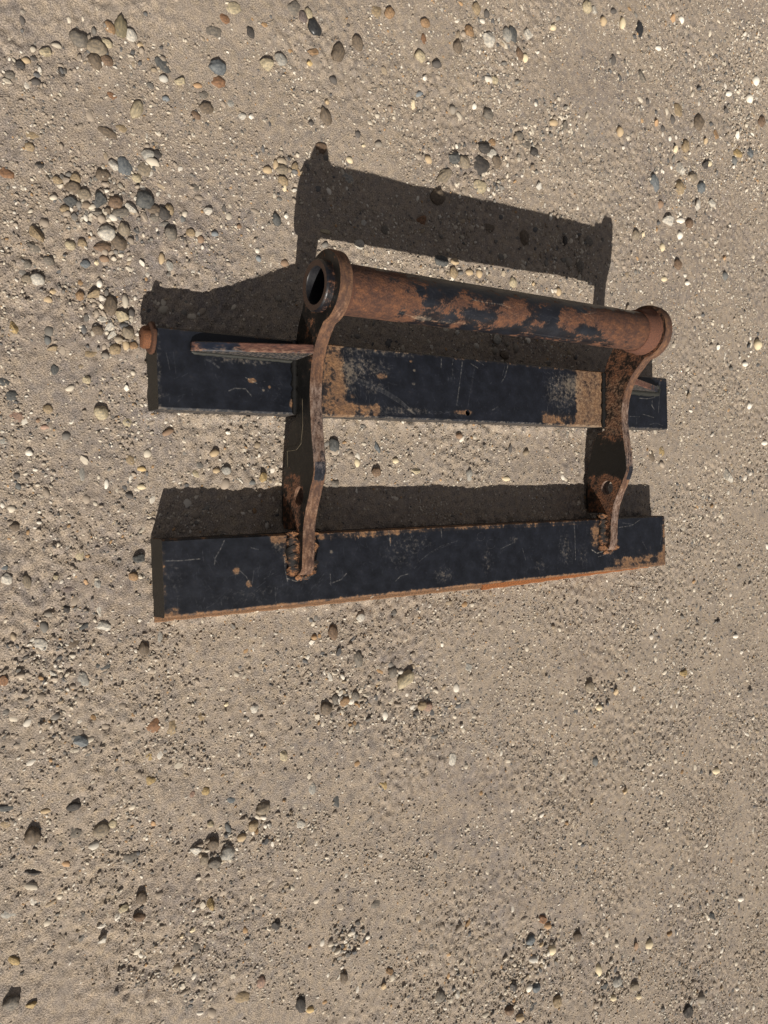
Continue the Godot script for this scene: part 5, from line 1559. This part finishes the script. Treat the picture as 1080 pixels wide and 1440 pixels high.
	p("small cream round pebble in the cobbles above the bolt", -0.558, -0.356, 0.0088, 0.0081, 1.82, 0.50, "cream", "r")
	p("medium white round pebble between tube and its shadow", -0.535, -0.794, 0.0116, 0.0097, 1.77, 0.65, "white", "r")
	p("small orange tan round pebble beside the front beam, bolt side", 0.107, -0.350, 0.0086, 0.0080, 1.52, 0.45, "orange", "r")
	p("tiny grey brown round pebble beside the front beam, at bolt-side edge", 0.022, -0.172, 0.0076, 0.0074, 1.56, 0.40, "greybrown", "r")
	p("small white round pebble just below the front beam, past near plate", 0.359, -0.568, 0.0100, 0.0089, 1.42, 0.30, "white", "r")
	p("medium tan round pebble just below the front beam, middle", 0.411, -0.953, 0.0126, 0.0103, 1.42, 0.60, "tan", "r")
	p("medium pinkish tan round pebble just below the front beam, middle", 0.416, -0.968, 0.0127, 0.0103, 1.42, 0.60, "pink", "r")
	p("medium orange tan blocky flint far below the front beam, middle", 0.945, -0.868, 0.0126, 0.0096, 0.77, 0.60, "orange", "a")
	p("medium brown round pebble far below the front beam, middle", 1.154, -1.207, 0.0150, 0.0112, 1.21, 0.60, "brown", "r")
	p("large yellow tan blocky flint just below the front beam, beyond far ends", 0.456, -1.880, 0.0200, 0.0137, 1.45, 0.65, "yellow", "a")
	p("large slate grey blocky flint in the lowest heap farther off", 1.219, -1.540, 0.0177, 0.0125, 1.22, 0.55, "slate", "a")
	p("large blue grey round pebble in the lowest heap nearer the bolt", 1.134, -1.295, 0.0156, 0.0115, 1.22, 0.50, "bluegrey", "r")
	p("medium brown round pebble between both beams and plates", -0.081, -0.837, 0.0117, 0.0098, 1.60, 0.65, "brown", "r")
	p("small grey round pebble between both beams and plates", -0.056, -0.740, 0.0111, 0.0095, 1.59, 0.30, "grey", "r")
	p("medium pale grey round pebble under the tube beside the rear beam", -0.396, -1.169, 0.0121, 0.0129, 0.72, 0.60, "palegrey", "r")
	p("medium dark grey long pebble high above the tube, past near plate", -0.875, -0.560, 0.0115, 0.0076, 0.43, 0.50, "dark", "r")
	p("small white angular flint near a grey pebble above the tube, past near plate", -0.529, -0.480, 0.0102, 0.0079, 1.80, 0.70, "white", "a")
	p("medium brown long pebble in the cluster at the top edge", -1.072, -1.239, 0.0152, 0.0109, 0.26, 0.50, "brown", "r")
	p("small tan sharp splinter beside the tube, bolt side", -0.256, -0.227, 0.0102, 0.0058, 1.70, 0.50, "tan", "a")
	p("small pale grey flush long pebble beside the beam gap, bolt side", -0.061, -0.270, 0.0114, 0.0050, -0.00, 0.25, "palegrey", "f")
	p("small pale grey angular flint beside the front beam, bolt side", 0.117, -0.293, 0.0091, 0.0070, 0.17, 0.40, "palegrey", "a")
	p("medium pale grey flush long pebble just below the front beam, bolt side", 0.214, -0.395, 0.0120, 0.0054, -0.00, 0.25, "palegrey", "f")
	p("medium blue grey flush long pebble below the front beam, past near plate", 0.517, -0.525, 0.0121, 0.0063, 1.28, 0.25, "bluegrey", "f")
	p("medium grey oval pebble in the tube's shadow", -0.616, -1.451, 0.0138, 0.0141, 0.27, 0.50, "grey", "r")
	p("small cream flush oval pebble between beams near the bolt", -0.067, -0.461, 0.0101, 0.0068, 1.43, 0.30, "cream", "f")
	p("large grey brown oval pebble under the tube beside the rear beam", -0.362, -1.194, 0.0164, 0.0095, 1.69, 0.50, "greybrown", "r")
	p("small cream long pebble in the topmost stones above the bolt", -0.766, -0.309, 0.0096, 0.0065, 1.34, 0.60, "cream", "r")
	p("medium cream long pebble high above the tube, past near plate", -0.955, -0.681, 0.0117, 0.0081, 0.21, 0.60, "cream", "r")
	p("small cream sharp splinter beside the front beam, bolt side", 0.105, -0.233, 0.0098, 0.0057, 0.98, 0.55, "cream", "a")
	p("medium grey long pebble in the group below the front beam", 0.369, -0.741, 0.0129, 0.0077, 0.38, 0.60, "grey", "r")
	p("tiny dark grey blocky flint above the tube, at bolt-side edge", -0.540, -0.208, 0.0074, 0.0075, 1.83, 0.50, "dark", "a")
	p("tiny tan round pebble touching a cream pebble in the cobbles above the bolt", -0.430, -0.270, 0.0076, 0.0078, 1.77, 0.50, "tan", "r")
	p("small yellow tan round pebble below the front beam, past near plate", 0.490, -0.475, 0.0088, 0.0085, 1.36, 0.30, "yellow", "r")
	p("tiny cream round pebble below the front beam, bolt side", 0.511, -0.317, 0.0079, 0.0079, 1.34, 0.35, "cream", "r")
	p("tiny dark grey round pebble high above the tube, at bolt-side edge", -0.686, -0.180, 0.0078, 0.0068, 1.90, 0.50, "dark", "r")
	p("tiny grey round pebble high above the tube, at bolt-side edge", -0.667, -0.166, 0.0078, 0.0068, 1.89, 0.45, "grey", "r")
	p("small pale grey flush round pebble high above the tube, past near plate", -0.736, -0.525, 0.0095, 0.0076, 1.87, 0.20, "palegrey", "f")
	p("tiny tan round pebble above the tube, at bolt-side edge", -0.564, -0.193, 0.0078, 0.0069, 1.84, 0.50, "tan", "r")
	p("small dark grey round pebble above the tube, bolt side", -0.606, -0.390, 0.0090, 0.0076, 1.84, 0.50, "dark", "r")
	p("tiny tan round pebble touching a slate grey flint in the cobbles above the bolt", -0.479, -0.244, 0.0081, 0.0071, 1.80, 0.50, "tan", "r")
	p("medium white round pebble in the patch above the tube's shadow", -0.815, -1.152, 0.0144, 0.0100, 2.18, 0.60, "white", "r")
	p("medium orange tan angular flint in the patch above the tube's shadow", -0.842, -1.156, 0.0143, 0.0102, 1.85, 0.50, "orange", "a")
	p("large brown round pebble in the patch beyond the far eye", -0.825, -1.914, 0.0147, 0.0175, 0.31, 0.50, "brown", "r")
	p("large brown round pebble in coarse gravel at the far edge", -1.228, -2.292, 0.0163, 0.0206, 0.71, 0.50, "brown", "r")
	p("large tan grey round pebble above the tube, past far plate", -0.739, -1.667, 0.0138, 0.0156, 0.58, 0.50, "tangrey", "r")
	p("tiny orange tan round pebble beside the tube, bolt side", -0.346, -0.267, 0.0082, 0.0071, 0.17, 0.50, "orange", "r")
	p("tiny tan round pebble beside the beam gap, at bolt-side edge", -0.161, -0.219, 0.0079, 0.0070, 1.65, 0.50, "tan", "r")
	p("tiny pale grey flush round pebble beside the beam gap, at bolt-side edge", -0.107, -0.156, 0.0071, 0.0064, 1.63, 0.20, "palegrey", "f")
	p("tiny dark grey angular flint beside the front beam, bolt side", 0.155, -0.246, 0.0083, 0.0068, 0.48, 0.55, "dark", "a")
	p("small tan grey round pebble in the pit below the front beam", 0.610, -0.472, 0.0094, 0.0079, 0.17, 0.60, "tangrey", "r")
	p("small white round pebble beside the front beam, middle", 0.211, -0.799, 0.0106, 0.0097, 0.20, 0.60, "white", "r")
	p("medium white angular flint far below the front beam, middle", 1.061, -1.053, 0.0131, 0.0104, 0.53, 0.40, "white", "a")
	p("medium grey brown round pebble far below the front beam, past far plate", 1.056, -1.435, 0.0136, 0.0138, 0.24, 0.65, "greybrown", "r")
	p("large slate grey angular flint far below the front beam, beyond far ends", 1.189, -2.027, 0.0208, 0.0144, 0.90, 0.50, "slate", "a")
	p("medium yellow tan flush round pebble between the beams at the far end", -0.166, -1.782, 0.0148, 0.0147, 0.78, 0.25, "yellow", "f")
	p("small pale grey round pebble between beams near the bolt", -0.074, -0.514, 0.0096, 0.0080, 1.60, 0.50, "palegrey", "r")
	p("small blue grey oval pebble in the cobbles above the bolt", -0.399, -0.275, 0.0088, 0.0066, 1.76, 0.50, "bluegrey", "r")
	p("small white angular flint just below the front beam, bolt side", 0.252, -0.226, 0.0088, 0.0062, 0.93, 0.40, "white", "a")
	p("medium cream oval pebble between tube and its shadow", -0.535, -1.221, 0.0128, 0.0115, 0.25, 0.50, "cream", "r")
	p("upper small tan oval pebble touching tan grey pebble at the tip of the tube's shadow", -0.651, -0.652, 0.0113, 0.0076, -0.00, 0.55, "tan", "r")
	p("medium white angular flint high above the tube, past far plate", -1.275, -1.499, 0.0151, 0.0123, -0.00, 0.60, "white", "a")
	p("medium slate grey long pebble just below the front beam, bolt side", 0.183, -0.275, 0.0115, 0.0048, 1.95, 0.35, "slate", "r")
	p("medium grey brown oval pebble far below the front beam, middle", 0.919, -0.759, 0.0122, 0.0080, 0.19, 0.65, "greybrown", "r")
	p("large grey brown long pebble between the beams at the far end", -0.155, -1.741, 0.0207, 0.0105, 0.42, 0.30, "greybrown", "r")
	p("small tan round pebble above the tube, past near plate", -0.484, -0.448, 0.0086, 0.0078, 1.78, 0.50, "tan", "r")
	p("medium grey round pebble above the tube, past far plate", -0.881, -1.239, 0.0139, 0.0105, 1.85, 0.50, "grey", "r")
	p("tiny orange tan round pebble in the little heap beside the bolt", -0.276, -0.351, 0.0080, 0.0074, 1.70, 0.45, "orange", "r")
	p("large tan grey round pebble in the lowest heap farther off", 1.263, -1.661, 0.0174, 0.0119, 1.22, 0.55, "tangrey", "r")
	p("small white angular flint near a pale grey pebble above the tube, past near plate", -0.717, -0.546, 0.0100, 0.0074, 1.86, 0.50, "white", "a")
	p("small grey oval pebble in the cobbles above the bolt", -0.497, -0.385, 0.0089, 0.0069, 1.79, 0.50, "grey", "r")
	p("medium cream angular flint high above the tube, middle", -0.984, -1.160, 0.0115, 0.0115, 0.25, 0.60, "cream", "a")
	p("small grey oval pebble in the tube's shadow", -0.579, -0.858, 0.0107, 0.0094, -0.00, 0.40, "grey", "r")
	p("tiny blue grey flush oval pebble beside the front beam, at bolt-side edge", 0.082, -0.157, 0.0073, 0.0058, 0.97, 0.30, "bluegrey", "f")
	p("small cream angular flint in the pit below the front beam", 0.551, -0.485, 0.0096, 0.0072, 1.34, 0.60, "cream", "a")
	p("small grey oval pebble in the group below the front beam", 0.367, -0.786, 0.0110, 0.0085, 0.56, 0.60, "grey", "r")
	p("medium pale grey long pebble between both beams and plates", -0.082, -1.086, 0.0141, 0.0086, 0.23, 0.50, "palegrey", "r")
	p("small brown oval pebble above the tube, past near plate", -0.693, -0.458, 0.0094, 0.0070, 1.32, 0.40, "brown", "r")
	p("large brown oval pebble beside the tube, beyond far ends", -0.694, -1.850, 0.0155, 0.0141, 0.30, 0.60, "brown", "r")
	p("medium cream sharp splinter between tube and its shadow", -0.545, -0.719, 0.0140, 0.0059, 1.63, 0.50, "cream", "a")
	p("medium dark grey round pebble above the tube, past far plate", -0.858, -1.288, 0.0132, 0.0106, 1.84, 0.55, "dark", "r")
	p("tiny grey round pebble near a tan grey pebble beside the tube, at bolt-side edge", -0.382, -0.189, 0.0066, 0.0069, 1.76, 0.50, "grey", "r")
	g(1.169, -1.518, 0.0165, 0.0106, 0.34, 0.55, "cream")
	g(-0.136, -0.408, 0.0104, 0.0057, 2.13, 0.60, "brown")
	g(-0.430, -0.397, 0.0101, 0.0057, -0.00, 0.55, "tan")
	g(-0.964, -0.993, 0.0123, 0.0088, 1.90, 0.55, "dark")
	g(-0.632, -0.594, 0.0096, 0.0076, 1.83, 0.50, "tan")
	g(-0.816, -1.283, 0.0112, 0.0121, 0.53, 0.50, "greybrown")
	g(0.588, -0.542, 0.0086, 0.0079, 1.85, 0.50, "tan")
	g(1.057, -1.344, 0.0123, 0.0121, 0.23, 0.60, "cream")
	g(-0.104, -0.492, 0.0088, 0.0072, 2.11, 0.65, "tan")
	g(-0.784, -0.363, 0.0090, 0.0062, 1.92, 0.50, "tan")
	g(-0.704, -0.199, 0.0080, 0.0058, 1.91, 0.40, "dark")
	g(-0.657, -0.624, 0.0100, 0.0073, 1.51, 0.50, "tangrey")
	g(-0.330, -0.347, 0.0087, 0.0061, -0.00, 0.50, "dark")
	g(-0.276, -0.338, 0.0085, 0.0062, 0.17, 0.55, "tan")
	g(0.527, -0.384, 0.0090, 0.0062, 0.17, 0.35, "orange")
	g(1.064, -1.286, 0.0155, 0.0089, 1.24, 0.50, "palegrey")
	g(-0.858, -0.930, 0.0131, 0.0073, 0.11, 0.55, "cream")
	g(0.566, -0.517, 0.0119, 0.0053, 0.34, 0.50, "slate")
	g(1.158, -1.670, 0.0179, 0.0103, 0.25, 0.60, "brown")
	g(-0.541, -0.510, 0.0100, 0.0062, -0.00, 0.40, "dark")
	g(-0.739, -0.402, 0.0079, 0.0070, 1.89, 0.50, "palegrey")
	g(-0.582, -0.806, 0.0088, 0.0093, 0.68, 0.40, "palegrey")
	g(-1.063, -1.753, 0.0139, 0.0139, 1.35, 0.50, "orange")
	g(0.728, -0.452, 0.0081, 0.0071, 1.26, 0.40, "cream")
	g(0.767, -2.049, 0.0186, 0.0121, 1.38, 0.40, "cream")
	g(1.174, -1.728, 0.0137, 0.0140, 1.76, 0.50, "cream")
	g(1.405, -1.963, 0.0160, 0.0147, 0.63, 0.55, "grey")
	g(-0.467, -0.630, 0.0090, 0.0077, 1.76, 0.40, "brown")
	g(-0.667, -0.202, 0.0074, 0.0058, 1.89, 0.50, "dark")
	g(-0.493, -0.276, 0.0077, 0.0060, 1.80, 0.50, "greybrown")
	g(-0.861, -0.683, 0.0102, 0.0071, 1.90, 0.60, "yellow")
	g(-0.748, -0.687, 0.0102, 0.0072, 1.86, 0.50, "dark")
	g(-0.779, -1.305, 0.0113, 0.0110, 0.26, 0.55, "palegrey")
	g(-0.346, -0.226, 0.0074, 0.0058, 1.74, 0.55, "tan")
	g(-0.412, -0.304, 0.0078, 0.0061, 1.76, 0.50, "brown")
	g(-0.283, -0.326, 0.0079, 0.0061, 1.70, 0.50, "tangrey")
	g(-0.269, -0.219, 0.0075, 0.0057, 0.17, 0.45, "slate")
	g(0.113, -0.275, 0.0078, 0.0058, 0.16, 0.35, "orange")
	g(0.556, -0.245, 0.0079, 0.0056, 0.99, 0.35, "orange")
	g(1.183, -1.239, 0.0132, 0.0097, 1.45, 0.60, "tan")
	g(-0.524, -2.271, 0.0157, 0.0164, 0.64, 0.65, "cream")
	g(-0.619, -1.409, 0.0122, 0.0113, 0.79, 0.50, "grey")
	g(-1.282, -1.611, 0.0157, 0.0104, -0.00, 0.60, "cream")
	g(-1.144, -2.155, 0.0177, 0.0131, 0.51, 0.50, "white")
	g(-0.994, -1.600, 0.0133, 0.0116, 0.29, 0.60, "tan")
	g(-0.254, -0.305, 0.0066, 0.0067, 1.69, 0.50, "grey")
	g(0.734, -1.620, 0.0141, 0.0108, 1.36, 0.70, "tan")
	g(-0.771, -0.184, 0.0068, 0.0057, 1.94, 0.40, "grey")
	g(-0.722, -0.562, 0.0087, 0.0068, 1.86, 0.50, "white")
	g(-0.477, -0.466, 0.0067, 0.0078, 1.78, 0.40, "brown")
	g(-0.880, -1.037, 0.0094, 0.0098, 0.77, 0.50, "grey")
	g(-0.753, -0.970, 0.0101, 0.0088, 1.39, 0.50, "tan")
	g(-1.175, -1.577, 0.0145, 0.0101, -0.00, 0.50, "dark")
	g(-0.847, -1.775, 0.0121, 0.0138, 0.30, 0.40, "brown")
	g(-1.343, -2.255, 0.0145, 0.0168, 1.02, 0.50, "white")
	g(-0.945, -1.354, 0.0136, 0.0091, 1.86, 0.50, "tan")
	g(-0.332, -0.219, 0.0068, 0.0058, 1.73, 0.45, "tan")
	g(-0.039, -0.177, 0.0065, 0.0052, 0.16, 0.30, "slate")
	g(0.160, -0.220, 0.0067, 0.0058, 1.49, 0.40, "grey")
	g(0.955, -0.684, 0.0095, 0.0071, 1.21, 0.40, "yellow")
	g(-0.406, -1.269, 0.0128, 0.0088, 1.70, 0.50, "grey")
	g(-0.549, -1.045, 0.0114, 0.0082, 1.76, 0.50, "tan")
	g(-0.550, -1.191, 0.0104, 0.0102, 0.74, 0.50, "tangrey")
	g(-0.147, -1.214, 0.0147, 0.0072, -0.00, 0.50, "dark")
	g(-0.846, -0.736, 0.0093, 0.0074, 1.20, 0.50, "dark")
	g(-1.259, -1.535, 0.0120, 0.0114, 0.29, 0.60, "tan")
	g(-0.824, -1.873, 0.0187, 0.0095, 1.79, 0.50, "white")
	g(-1.014, -1.840, 0.0134, 0.0128, 0.63, 0.60, "cream")
	g(-1.285, -1.728, 0.0121, 0.0119, 0.64, 0.30, "dark")
	g(0.970, -0.854, 0.0099, 0.0078, -0.00, 0.70, "tan")
	g(0.468, -1.585, 0.0130, 0.0110, 0.26, 0.60, "tan")
	g(0.634, -1.507, 0.0133, 0.0103, 0.46, 0.50, "slate")
	g(-0.708, -2.094, 0.0145, 0.0140, 0.48, 0.40, "slate")
	g(-0.099, -0.791, 0.0097, 0.0073, 0.21, 0.35, "cream")
	g(-0.384, -1.230, 0.0112, 0.0094, 0.25, 0.50, "grey")
	g(-0.758, -0.183, 0.0075, 0.0047, 0.36, 0.40, "dark")
	g(-0.647, -0.611, 0.0097, 0.0059, -0.00, 0.55, "tan")
	g(-1.379, -1.833, 0.0142, 0.0116, 0.15, 0.50, "orange")
	g(0.467, -0.216, 0.0078, 0.0047, 1.53, 0.40, "tan")
	g(-0.516, -0.538, 0.0078, 0.0067, 1.79, 0.50, "brown")
	g(-0.924, -0.960, 0.0102, 0.0079, 1.89, 0.60, "white")
	g(-1.201, -2.094, 0.0127, 0.0156, 0.98, 0.50, "dark")
	g(-0.888, -1.623, 0.0142, 0.0098, 1.82, 0.40, "grey")
	g(-0.404, -0.292, 0.0066, 0.0060, 1.76, 0.55, "cream")
	g(-0.395, -1.051, 0.0105, 0.0082, 1.71, 0.50, "palegrey")
	g(-0.696, -0.188, 0.0068, 0.0052, 1.90, 0.50, "tan")
	g(-0.887, -0.949, 0.0108, 0.0065, 2.12, 0.30, "bluegrey")
	g(-1.130, -1.139, 0.0101, 0.0092, -0.00, 0.40, "dark")
	g(-1.070, -1.258, 0.0101, 0.0100, 0.55, 0.50, "cream")
	g(-1.079, -1.988, 0.0135, 0.0134, 0.95, 0.55, "tan")
	g(-1.278, -2.223, 0.0144, 0.0148, 1.01, 0.50, "white")
	g(-0.205, -0.339, 0.0073, 0.0055, 0.17, 0.60, "white")
	g(-0.042, -0.364, 0.0075, 0.0056, 1.59, 0.45, "cream")
	g(-0.027, -0.344, 0.0073, 0.0056, 1.23, 0.50, "dark")
	g(0.789, -0.323, 0.0076, 0.0054, 0.16, 0.50, "dark")
	g(-0.489, -2.060, 0.0144, 0.0132, 0.86, 0.40, "white")
	g(-0.536, -1.115, 0.0099, 0.0089, 0.49, 0.50, "tan")
	g(-0.747, -0.462, 0.0089, 0.0052, 1.89, 0.40, "orange")
	g(-1.096, -1.830, 0.0132, 0.0114, 0.31, 0.40, "dark")
	g(-1.066, -2.144, 0.0146, 0.0129, 0.67, 0.40, "slate")
	g(-0.077, -1.200, 0.0133, 0.0069, 1.60, 0.35, "cream")
	g(-0.555, -0.631, 0.0075, 0.0070, 1.79, 0.60, "white")
	g(-0.091, -0.192, 0.0055, 0.0057, 1.62, 0.50, "white")
	g(0.392, -0.748, 0.0080, 0.0073, 1.42, 0.50, "grey")
	g(0.999, -1.334, 0.0113, 0.0090, 1.26, 0.50, "orange")
	g(1.035, -1.310, 0.0112, 0.0089, 1.25, 0.60, "tan")
	g(-0.506, -0.434, 0.0067, 0.0056, -0.00, 0.30, "slate")
	g(-0.749, -0.842, 0.0094, 0.0068, 1.84, 0.55, "grey")
	g(-0.700, -0.774, 0.0083, 0.0072, 1.35, 0.40, "cream")
	g(-0.756, -0.792, 0.0078, 0.0077, 0.71, 0.40, "dark")
	g(-0.781, -1.867, 0.0114, 0.0128, 0.30, 0.50, "white")
	g(-0.370, -0.296, 0.0066, 0.0053, -0.00, 0.65, "white")
	g(-0.054, -0.564, 0.0074, 0.0058, 1.59, 0.30, "slate")
	g(-0.369, -1.163, 0.0093, 0.0090, 0.24, 0.55, "grey")
	g(-0.533, -1.086, 0.0107, 0.0075, 1.75, 0.50, "tan")
	g(-0.046, -0.307, 0.0085, 0.0042, -0.00, 0.55, "white")
	g(-0.607, -0.629, 0.0084, 0.0060, -0.00, 0.55, "cream")
	g(-0.730, -1.785, 0.0123, 0.0109, -0.00, 0.50, "cream")
	g(-0.132, -0.215, 0.0067, 0.0046, 1.64, 0.45, "pink")
	g(-0.072, -0.364, 0.0075, 0.0050, 1.60, 0.40, "yellow")
	g(-0.540, -1.376, 0.0108, 0.0090, 0.26, 0.50, "tan")
	g(-0.706, -0.406, 0.0066, 0.0057, 1.88, 0.40, "bluegrey")
	g(-0.799, -0.722, 0.0080, 0.0065, 1.88, 0.55, "tan")
	g(-0.142, -0.205, 0.0056, 0.0052, 1.64, 0.45, "brown")
	g(0.344, -0.514, 0.0069, 0.0060, 1.42, 0.50, "cream")
	g(0.733, -0.434, 0.0067, 0.0058, 1.26, 0.40, "cream")
	g(-0.332, -1.907, 0.0110, 0.0127, 0.58, 0.70, "greybrown")
	g(0.222, -2.231, 0.0165, 0.0104, 1.52, 0.50, "grey")
	g(-0.073, -0.496, 0.0068, 0.0059, 1.60, 0.40, "tan")
	g(-0.398, -0.617, 0.0074, 0.0063, 1.73, 0.40, "grey")
	g(-0.389, -1.203, 0.0103, 0.0078, 1.70, 0.50, "grey")
	g(1.124, -1.269, 0.0097, 0.0087, -0.00, 0.60, "white")
	g(-0.142, -0.517, 0.0075, 0.0054, 1.30, 0.50, "white")
	g(-0.829, -0.872, 0.0090, 0.0062, 0.23, 0.50, "brown")
	g(-1.177, -1.354, 0.0104, 0.0081, 1.93, 0.50, "cream")
	g(0.424, -0.938, 0.0080, 0.0071, 1.42, 0.50, "dark")
	g(0.499, -1.518, 0.0109, 0.0086, 1.42, 0.60, "cream")
	g(0.736, -1.494, 0.0108, 0.0085, 1.35, 0.55, "tan")
	g(1.261, -1.574, 0.0116, 0.0087, 1.22, 0.55, "cream")
	g(1.184, -2.179, 0.0149, 0.0103, 1.28, 0.50, "white")
	g(0.324, -2.057, 0.0138, 0.0099, 1.49, 0.60, "dark")
	g(-0.760, -2.090, 0.0142, 0.0100, 1.76, 0.50, "orange")
	g(-0.106, -0.885, 0.0078, 0.0069, 1.61, 0.45, "cream")
	g(-0.167, -1.057, 0.0085, 0.0074, 1.63, 0.65, "brown")
	g(-0.544, -1.288, 0.0097, 0.0080, 1.74, 0.50, "tan")
	g(-0.492, -0.492, 0.0068, 0.0053, 1.78, 0.50, "bluegrey")
	g(-0.471, -0.434, 0.0066, 0.0051, 1.78, 0.40, "dark")
	g(-1.254, -2.105, 0.0162, 0.0090, 1.88, 0.50, "white")
	g(-0.465, -0.576, 0.0064, 0.0056, 1.05, 0.40, "bluegrey")
	g(-1.301, -1.577, 0.0116, 0.0077, 1.94, 0.50, "dark")
	g(-1.017, -2.002, 0.0138, 0.0087, 1.83, 0.60, "cream")
	g(-0.056, -0.175, 0.0049, 0.0046, 1.60, 0.40, "dark")
	g(0.693, -0.454, 0.0061, 0.0052, 1.28, 0.50, "white")
	g(-0.643, -1.791, 0.0124, 0.0082, 1.75, 0.50, "cream")
	g(-0.218, -2.309, 0.0153, 0.0094, 1.62, 0.50, "white")
	g(-0.346, -0.463, 0.0060, 0.0052, 1.72, 0.50, "palegrey")
	g(-0.967, -0.771, 0.0084, 0.0052, 1.93, 0.40, "dark")
	g(-1.389, -1.870, 0.0106, 0.0102, 0.99, 0.50, "white")
	g(-1.272, -1.766, 0.0136, 0.0076, 1.81, 0.50, "white")
	g(-0.746, -1.700, 0.0099, 0.0093, 0.29, 0.50, "cream")
	g(-0.329, -2.223, 0.0116, 0.0114, 0.32, 0.50, "white")
	g(0.471, -1.061, 0.0077, 0.0066, 1.41, 0.70, "white")
	g(1.125, -1.272, 0.0071, 0.0087, -0.00, 0.60, "white")
	g(1.296, -1.679, 0.0108, 0.0080, 1.22, 0.60, "cream")
	g(-0.454, -2.199, 0.0131, 0.0092, 1.68, 0.50, "white")
	g(-0.907, -1.100, 0.0075, 0.0069, -0.00, 0.60, "white")
	g(-1.057, -1.785, 0.0093, 0.0097, -0.00, 0.40, "dark")
	g(-0.737, -0.806, 0.0084, 0.0045, 1.84, 0.50, "cream")
	g(0.377, -2.148, 0.0128, 0.0079, 1.48, 0.60, "white")
	g(-1.110, -1.716, 0.0091, 0.0081, -0.00, 0.40, "dark")
	g(0.558, -2.163, 0.0113, 0.0080, 1.43, 0.50, "white")
	g(-0.650, -1.897, 0.0101, 0.0074, 1.74, 0.60, "white")
	g(-1.027, -1.707, 0.0091, 0.0067, -0.00, 0.40, "dark")
	g(-0.168, -0.546, 0.0049, 0.0040, 1.64, 0.60, "dark")
	clusters.append([-0.498, -0.308, 0.087, 150])
	clusters.append([-0.696, -0.206, 0.066, 30])
	clusters.append([-0.761, -0.330, 0.059, 30])
	clusters.append([-0.778, -1.127, 0.096, 110])
	clusters.append([-0.959, -1.383, 0.070, 110])
	clusters.append([-0.850, -1.273, 0.051, 50])
	clusters.append([-0.950, -1.896, 0.142, 220])
	clusters.append([-1.289, -2.131, 0.129, 220])
	clusters.append([-1.134, -2.190, 0.109, 160])
	clusters.append([-0.309, -0.319, 0.058, 60])
	clusters.append([0.604, -0.490, 0.044, 40])
	clusters.append([0.381, -0.770, 0.063, 50])
	clusters.append([0.852, -0.767, 0.042, 110])
	clusters.append([1.052, -1.297, 0.085, 150])
	clusters.append([1.227, -1.571, 0.083, 150])
	clusters.append([1.044, -1.044, 0.062, 70])
	clusters.append([1.107, -1.216, 0.066, 80])
	clusters.append([0.481, -1.515, 0.064, 60])
	clusters.append([1.190, -2.019, 0.094, 90])
	clusters.append([1.368, -1.879, 0.101, 80])
	clusters.append([-0.633, -0.629, 0.053, 40])
	clusters.append([-0.650, -1.409, 0.105, 90])
	clusters.append([-0.553, -1.085, 0.111, 80])
	clusters.append([0.242, -0.201, 0.055, 50])
	clusters.append([0.580, -0.600, 0.053, 40])
	clusters.append([0.782, -1.688, 0.114, 80])
	clusters.append([0.369, -1.948, 0.102, 50])
	clusters.append([0.699, -1.749, 0.078, 60])
	clusters.append([-1.454, -2.230, 0.088, 150])
	clusters.append([-1.046, -2.270, 0.089, 120])
